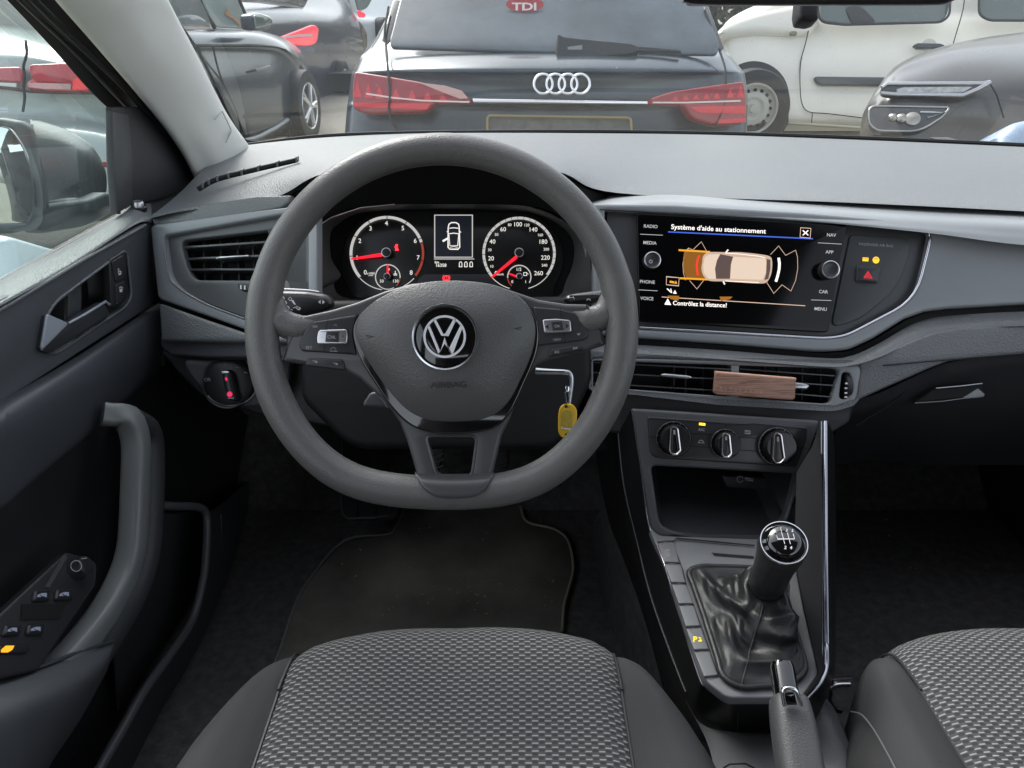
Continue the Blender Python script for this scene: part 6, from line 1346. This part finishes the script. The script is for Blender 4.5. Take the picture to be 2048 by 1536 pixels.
# ---- pale car far behind
fc=thing('parked_silver_car','pale silver car far back between the dark car and the SUV roof pillar','car',(-1.9,14.5,0))
FP=OBL(640,13.5,790,17)
fr_=[[FP.at(x,y,o) for x,y,o in ((610,-30,-.6),(680,-40,-.4),(740,-30,-.4),(800,-20,-.4))],
 [FP.at(x,y,o) for x,y,o in ((610,22,-.2),(660,22,-.15),(700,26,-.15),(800,30,-.1))],
 [FP.at(x,y,o) for x,y,o in ((610,40,0),(660,38,0),(710,48,0),(800,55,0))],
 [FP.at(x,y,o) for x,y,o in ((610,150,0),(660,150,0),(720,140,0),(800,132,0))]]
loft('body',fr_,paint('pale_silver',(.55,.58,.6),.3,.3),fc,nu=5,nv=5,ang=70)
plate('side_glass',[(640,-40),(690,-40),(700,6,6),(690,20,6),(650,18,6)],FP,.03,.008,mat('ochre_reflecting_glass',(.30,.26,.18),.2,var=.4,vscale=3),fc,off=-.05)
plate('windscreen',[(705,-30),(760,-30),(735,16,6),(718,24,6)],FP,.03,.008,mat('far_glass',(.2,.24,.24),.2),fc,off=-.05)
plate('tail_light',E8((1700,100,6),(1790,150,6),(1780,190,6),(1720,190,6)),FP,.03,.008,mat('tail_red',(.75,.05,.08),.2),fc,off=.04)
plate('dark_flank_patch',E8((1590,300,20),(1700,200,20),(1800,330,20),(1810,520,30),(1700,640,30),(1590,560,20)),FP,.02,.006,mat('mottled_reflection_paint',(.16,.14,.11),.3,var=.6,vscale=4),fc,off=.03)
wheel(fc,FP.at(765,66,.05),FP.n,.3,mat('steel_cream',(.6,.58,.5),.4))
# ---- silver hatchback behind the side window
sg=thing('parked_silver_hatchback','silver grey car outside the door window with a wide red tail light','car',(-2.9,3.3,0))
SG=PLD(4.0)
sgp=paint('silver_green_paint',(.42,.46,.46),.25,.2)
def sr(y,Dm,xs=(-700,-300,-80,0,60,140,200,240,262)): return [PD(x,y,Dm+(.0 if x<150 else (x-150)*.004)) for x in xs]
xs=(-700,-300,-80,20,60,140,200,250,300)
sgr=[[PD(x,y,4.9) for x,y in zip(xs,(20,30,40,44,50,64,90,130,190))],
 [PD(x,y,4.15) for x,y in zip(xs,(50,58,64,68,75,98,135,175,235))],
 [PD(x,y,4.00) for x,y in zip(xs,(92,96,98,100,106,125,155,195,250))],
 [PD(x,y,3.93) for x,y in zip(xs,(112,114,116,117,120,136,165,205,258))],
 [PD(x,y,3.98) for x,y in zip(xs,(185,188,190,190,192,195,215,240,280))],
 [PD(x,y,4.00) for x,y in zip(xs,(235,235,235,235,236,240,250,270,300))],
 [PD(x,y,3.86) for x,y in zip(xs,(262,262,262,262,262,262,270,285,320))],
 [PD(x,y,3.86) for x,y in zip(xs,(330,330,330,330,330,330,332,338,345))],
 [PD(x,y,3.95) for x,y in zip(xs,(410,410,410,410,410,408,405,400,395))],
 [PD(x,y,4.3) for x,y in zip(xs,(430,430,430,430,430,428,425,418,410))]]
loft('body',sgr,sgp,sg,nu=5,nv=5,ang=70)
plate('rear_glass',[(-600,-200),(60,-200),(150,40,10),(120,72,10),(60,70),(-600,50)],PLD(4.6),.05,.02,mat('pinkish_glass',(.45,.41,.38),.15,coat=1),sg)
l1=plate('tail_light',E2((-900,1090),(0,1045),(300,1040,20),(330,1110),(320,1280),(200,1290),(0,1275),(-900,1260)),PLD(3.88),.05,.012,mat('lens_red_pink',(.50,.07,.09),.12,coat=1),sg)
l2=plate('tail_light',E2((440,1005,14),(1030,980),(1250,1150),(1460,1420,20),(1450,1450,10),(900,1440),(430,1400,20),(395,1290,20),(520,1230,20),(440,1130,20)),PLD(3.88),.05,.012,mat('lens_red_pink2',(.62,.06,.08),.12,coat=1),sg)
g=Gfx(PLD(3.87),.002,E2); g.poly((500,1180),(640,1150),(760,1190),(1100,1250),(1130,1310),(900,1290),(520,1270)); g.build('lamp_core',mat('deep_red',(.45,.01,.03),.15),l2)
g=Gfx(PLD(3.87),.0025,E2); g.poly((1240,1200),(1420,1370),(1400,1410),(1140,1415),(1150,1260)); g.build('lamp_corner',mat('hot_red',(.85,.05,.06),.15,emis=.2),l2)
g=Gfx(PLD(3.87),.002,E2); g.poly((410,1300),(1120,1320),(1110,1410),(700,1400),(450,1370)); g.build('reverse_lens',mat('pink_lens',(.6,.3,.3),.15,coat=1),l2)
g=Gfx(PLD(3.87),.002,E2); g.poly((-600,1300),(0,1300),(260,1310),(255,1370),(0,1350),(-600,1340)); g.build('reverse_lens',mat('pale_lens2',(.6,.63,.6),.2),l1)
strip('lamp_shadow_line',E2((-600,1370),(0,1375),(500,1440),(900,1455),(1460,1465)),PLD(3.89),.0,.008,mat('dark_red_line',(.1,.03,.03),.4),sg)
strip('boot_gap',E2((405,640),(420,850),(370,1040),(385,1180),(375,1400),(390,1536),(360,1760)),PLD(3.86),.0,.007,seamm,sg,n=4)
g=Gfx(PLD(3.84),.0,Z1); g.line([(-60,640),(48,636)],12); g.line([(0,655),(48,652)],8); g.build('boot_badge',cbm,sg)
plate('rear_reflector',Z1((590,945,5),(650,945,5),(650,975,5),(595,975,5)),PLD(3.8),.02,.004,lampred,sg)
# pale car corner lower left outside the window
wc2=thing('parked_white_car','white car corner just visible below the door mirror at the left edge','car',(-2.4,2.9,0))
plate('bumper',Z4((-300,150),(0,200),(40,215,20),(80,320,20),(105,420),(105,900),(-300,900)),PLD(3.2),.5,.05,paint('white_paint',(.62,.72,.75),.3,0),wc2)
# ---- yard edge: building and hedge on the horizon
bd_=thing('yard_building','brown brick building beyond the yard seen at the top left corner','building',(-9,14,0))
boxw('wall',(-22,14,0),(-6.5,20,4.5),mat('brown_brick',(.24,.18,.14),.85,var=.3,vscale=2),bd_,.05)
boxw('roof',(-22.3,13.7,4.5),(-6.2,20.3,4.8),dark,bd_,.05)
for k in range(4): boxw('window',(-20+k*3.4,13.95,1.2),(-18.2+k*3.4,14.05,2.6),glassm,bd_,.01)
rg=random.Random(5)
def hedge(nm,label,x0,x1,y,h,seed):
    rg=random.Random(seed); bm=bmesh.new(); n=int((x1-x0)*420)
    for i in range(n):
        x=rg.uniform(x0,x1); hh=h*(.75+.35*noise.noise(Vector((x*.35,seed,0)))); z=hh*rg.random()**.6; yy=y+rg.gauss(0,.5)
        a=rg.random()*6.28; b=rg.random()*3; s=rg.uniform(.10,.24)
        u=Vector((math.cos(a),math.sin(a),math.sin(b)*.7))*s; v=Vector((-math.sin(a)*.5,.4*math.cos(b),math.cos(b)))*s
        c=Vector((x,yy,z)); bm.faces.new([bm.verts.new(c-u),bm.verts.new(c-v*.6),bm.verts.new(c+u),bm.verts.new(c+v*.6)])
    o=obj(nm,bm,mat('hedge_leaves',(.11,.105,.07),.8,var=.5,vscale=.8),None); tag(o,label,'hedge',kind='stuff')
hedge('hedge','bare olive-brown hedge along the far side of the yard',-7,40,24,3.4,2)
# far parked car top right
fr2=thing('distant_car','small dark car far away at the top of the yard left of the van','car',PD(1450,10,22))
boxw('body',(5.2,20,.25),(8.4,22,.85),paint('distant_dark',(.05,.06,.07),.3),fr2,.2)
boxw('cabin',(5.8,20.2,.8),(7.8,21.8,1.4),glassm,fr2,.25)
for x in (5.9,7.7): wheel(fr2,Vector((x,20,.3)),-Vector((0,1,0)),.3,alu)
# ================= camera, light, world
cam=bpy.data.cameras.new('camera'); co_=bpy.data.objects.new('camera',cam); COL.objects.link(co_)
co_.location=CAM; co_.rotation_euler=(PI/2-PITCH,0,0); cam.sensor_width=36; cam.sensor_fit='HORIZONTAL'; cam.lens=F/2048*36; cam.clip_start=.02; cam.clip_end=1000
SC.camera=co_
ELEV,AZ=48,-35
w=bpy.data.worlds.new('World'); SC.world=w; w.use_nodes=True; nt=w.node_tree; bg=nt.nodes['Background']
sky=nt.nodes.new('ShaderNodeTexSky'); sky.sky_type='NISHITA'; sky.sun_disc=False; sky.sun_elevation=R(ELEV); sky.sun_rotation=R(AZ); sky.dust_density=3; sky.air_density=1.2
hs=nt.nodes.new('ShaderNodeHueSaturation'); hs.inputs['Saturation'].default_value=.35; hs.inputs['Value'].default_value=1.0
nt.links.new(sky.outputs[0],hs.inputs['Color']); nt.links.new(hs.outputs[0],bg.inputs[0]); bg.inputs[1].default_value=.15
sun=bpy.data.lights.new('sun','SUN'); so=bpy.data.objects.new('sun',sun); COL.objects.link(so)
sun.energy=1.0; sun.angle=R(25); sun.color=(1,.97,.93)
d=Vector((math.sin(R(AZ))*math.cos(R(ELEV)),math.cos(R(AZ))*math.cos(R(ELEV)),math.sin(R(ELEV)))); so.rotation_euler=d.to_track_quat('Z','Y').to_euler()
so['label']='soft sun'; 
vs_=SC.view_settings; vs_.view_transform='Standard'; vs_.look='None'; vs_.exposure=1.45; vs_.gamma=1; vs_.use_curve_mapping=False
SC.render.engine='CYCLES'; SC.cycles.transparent_max_bounces=16
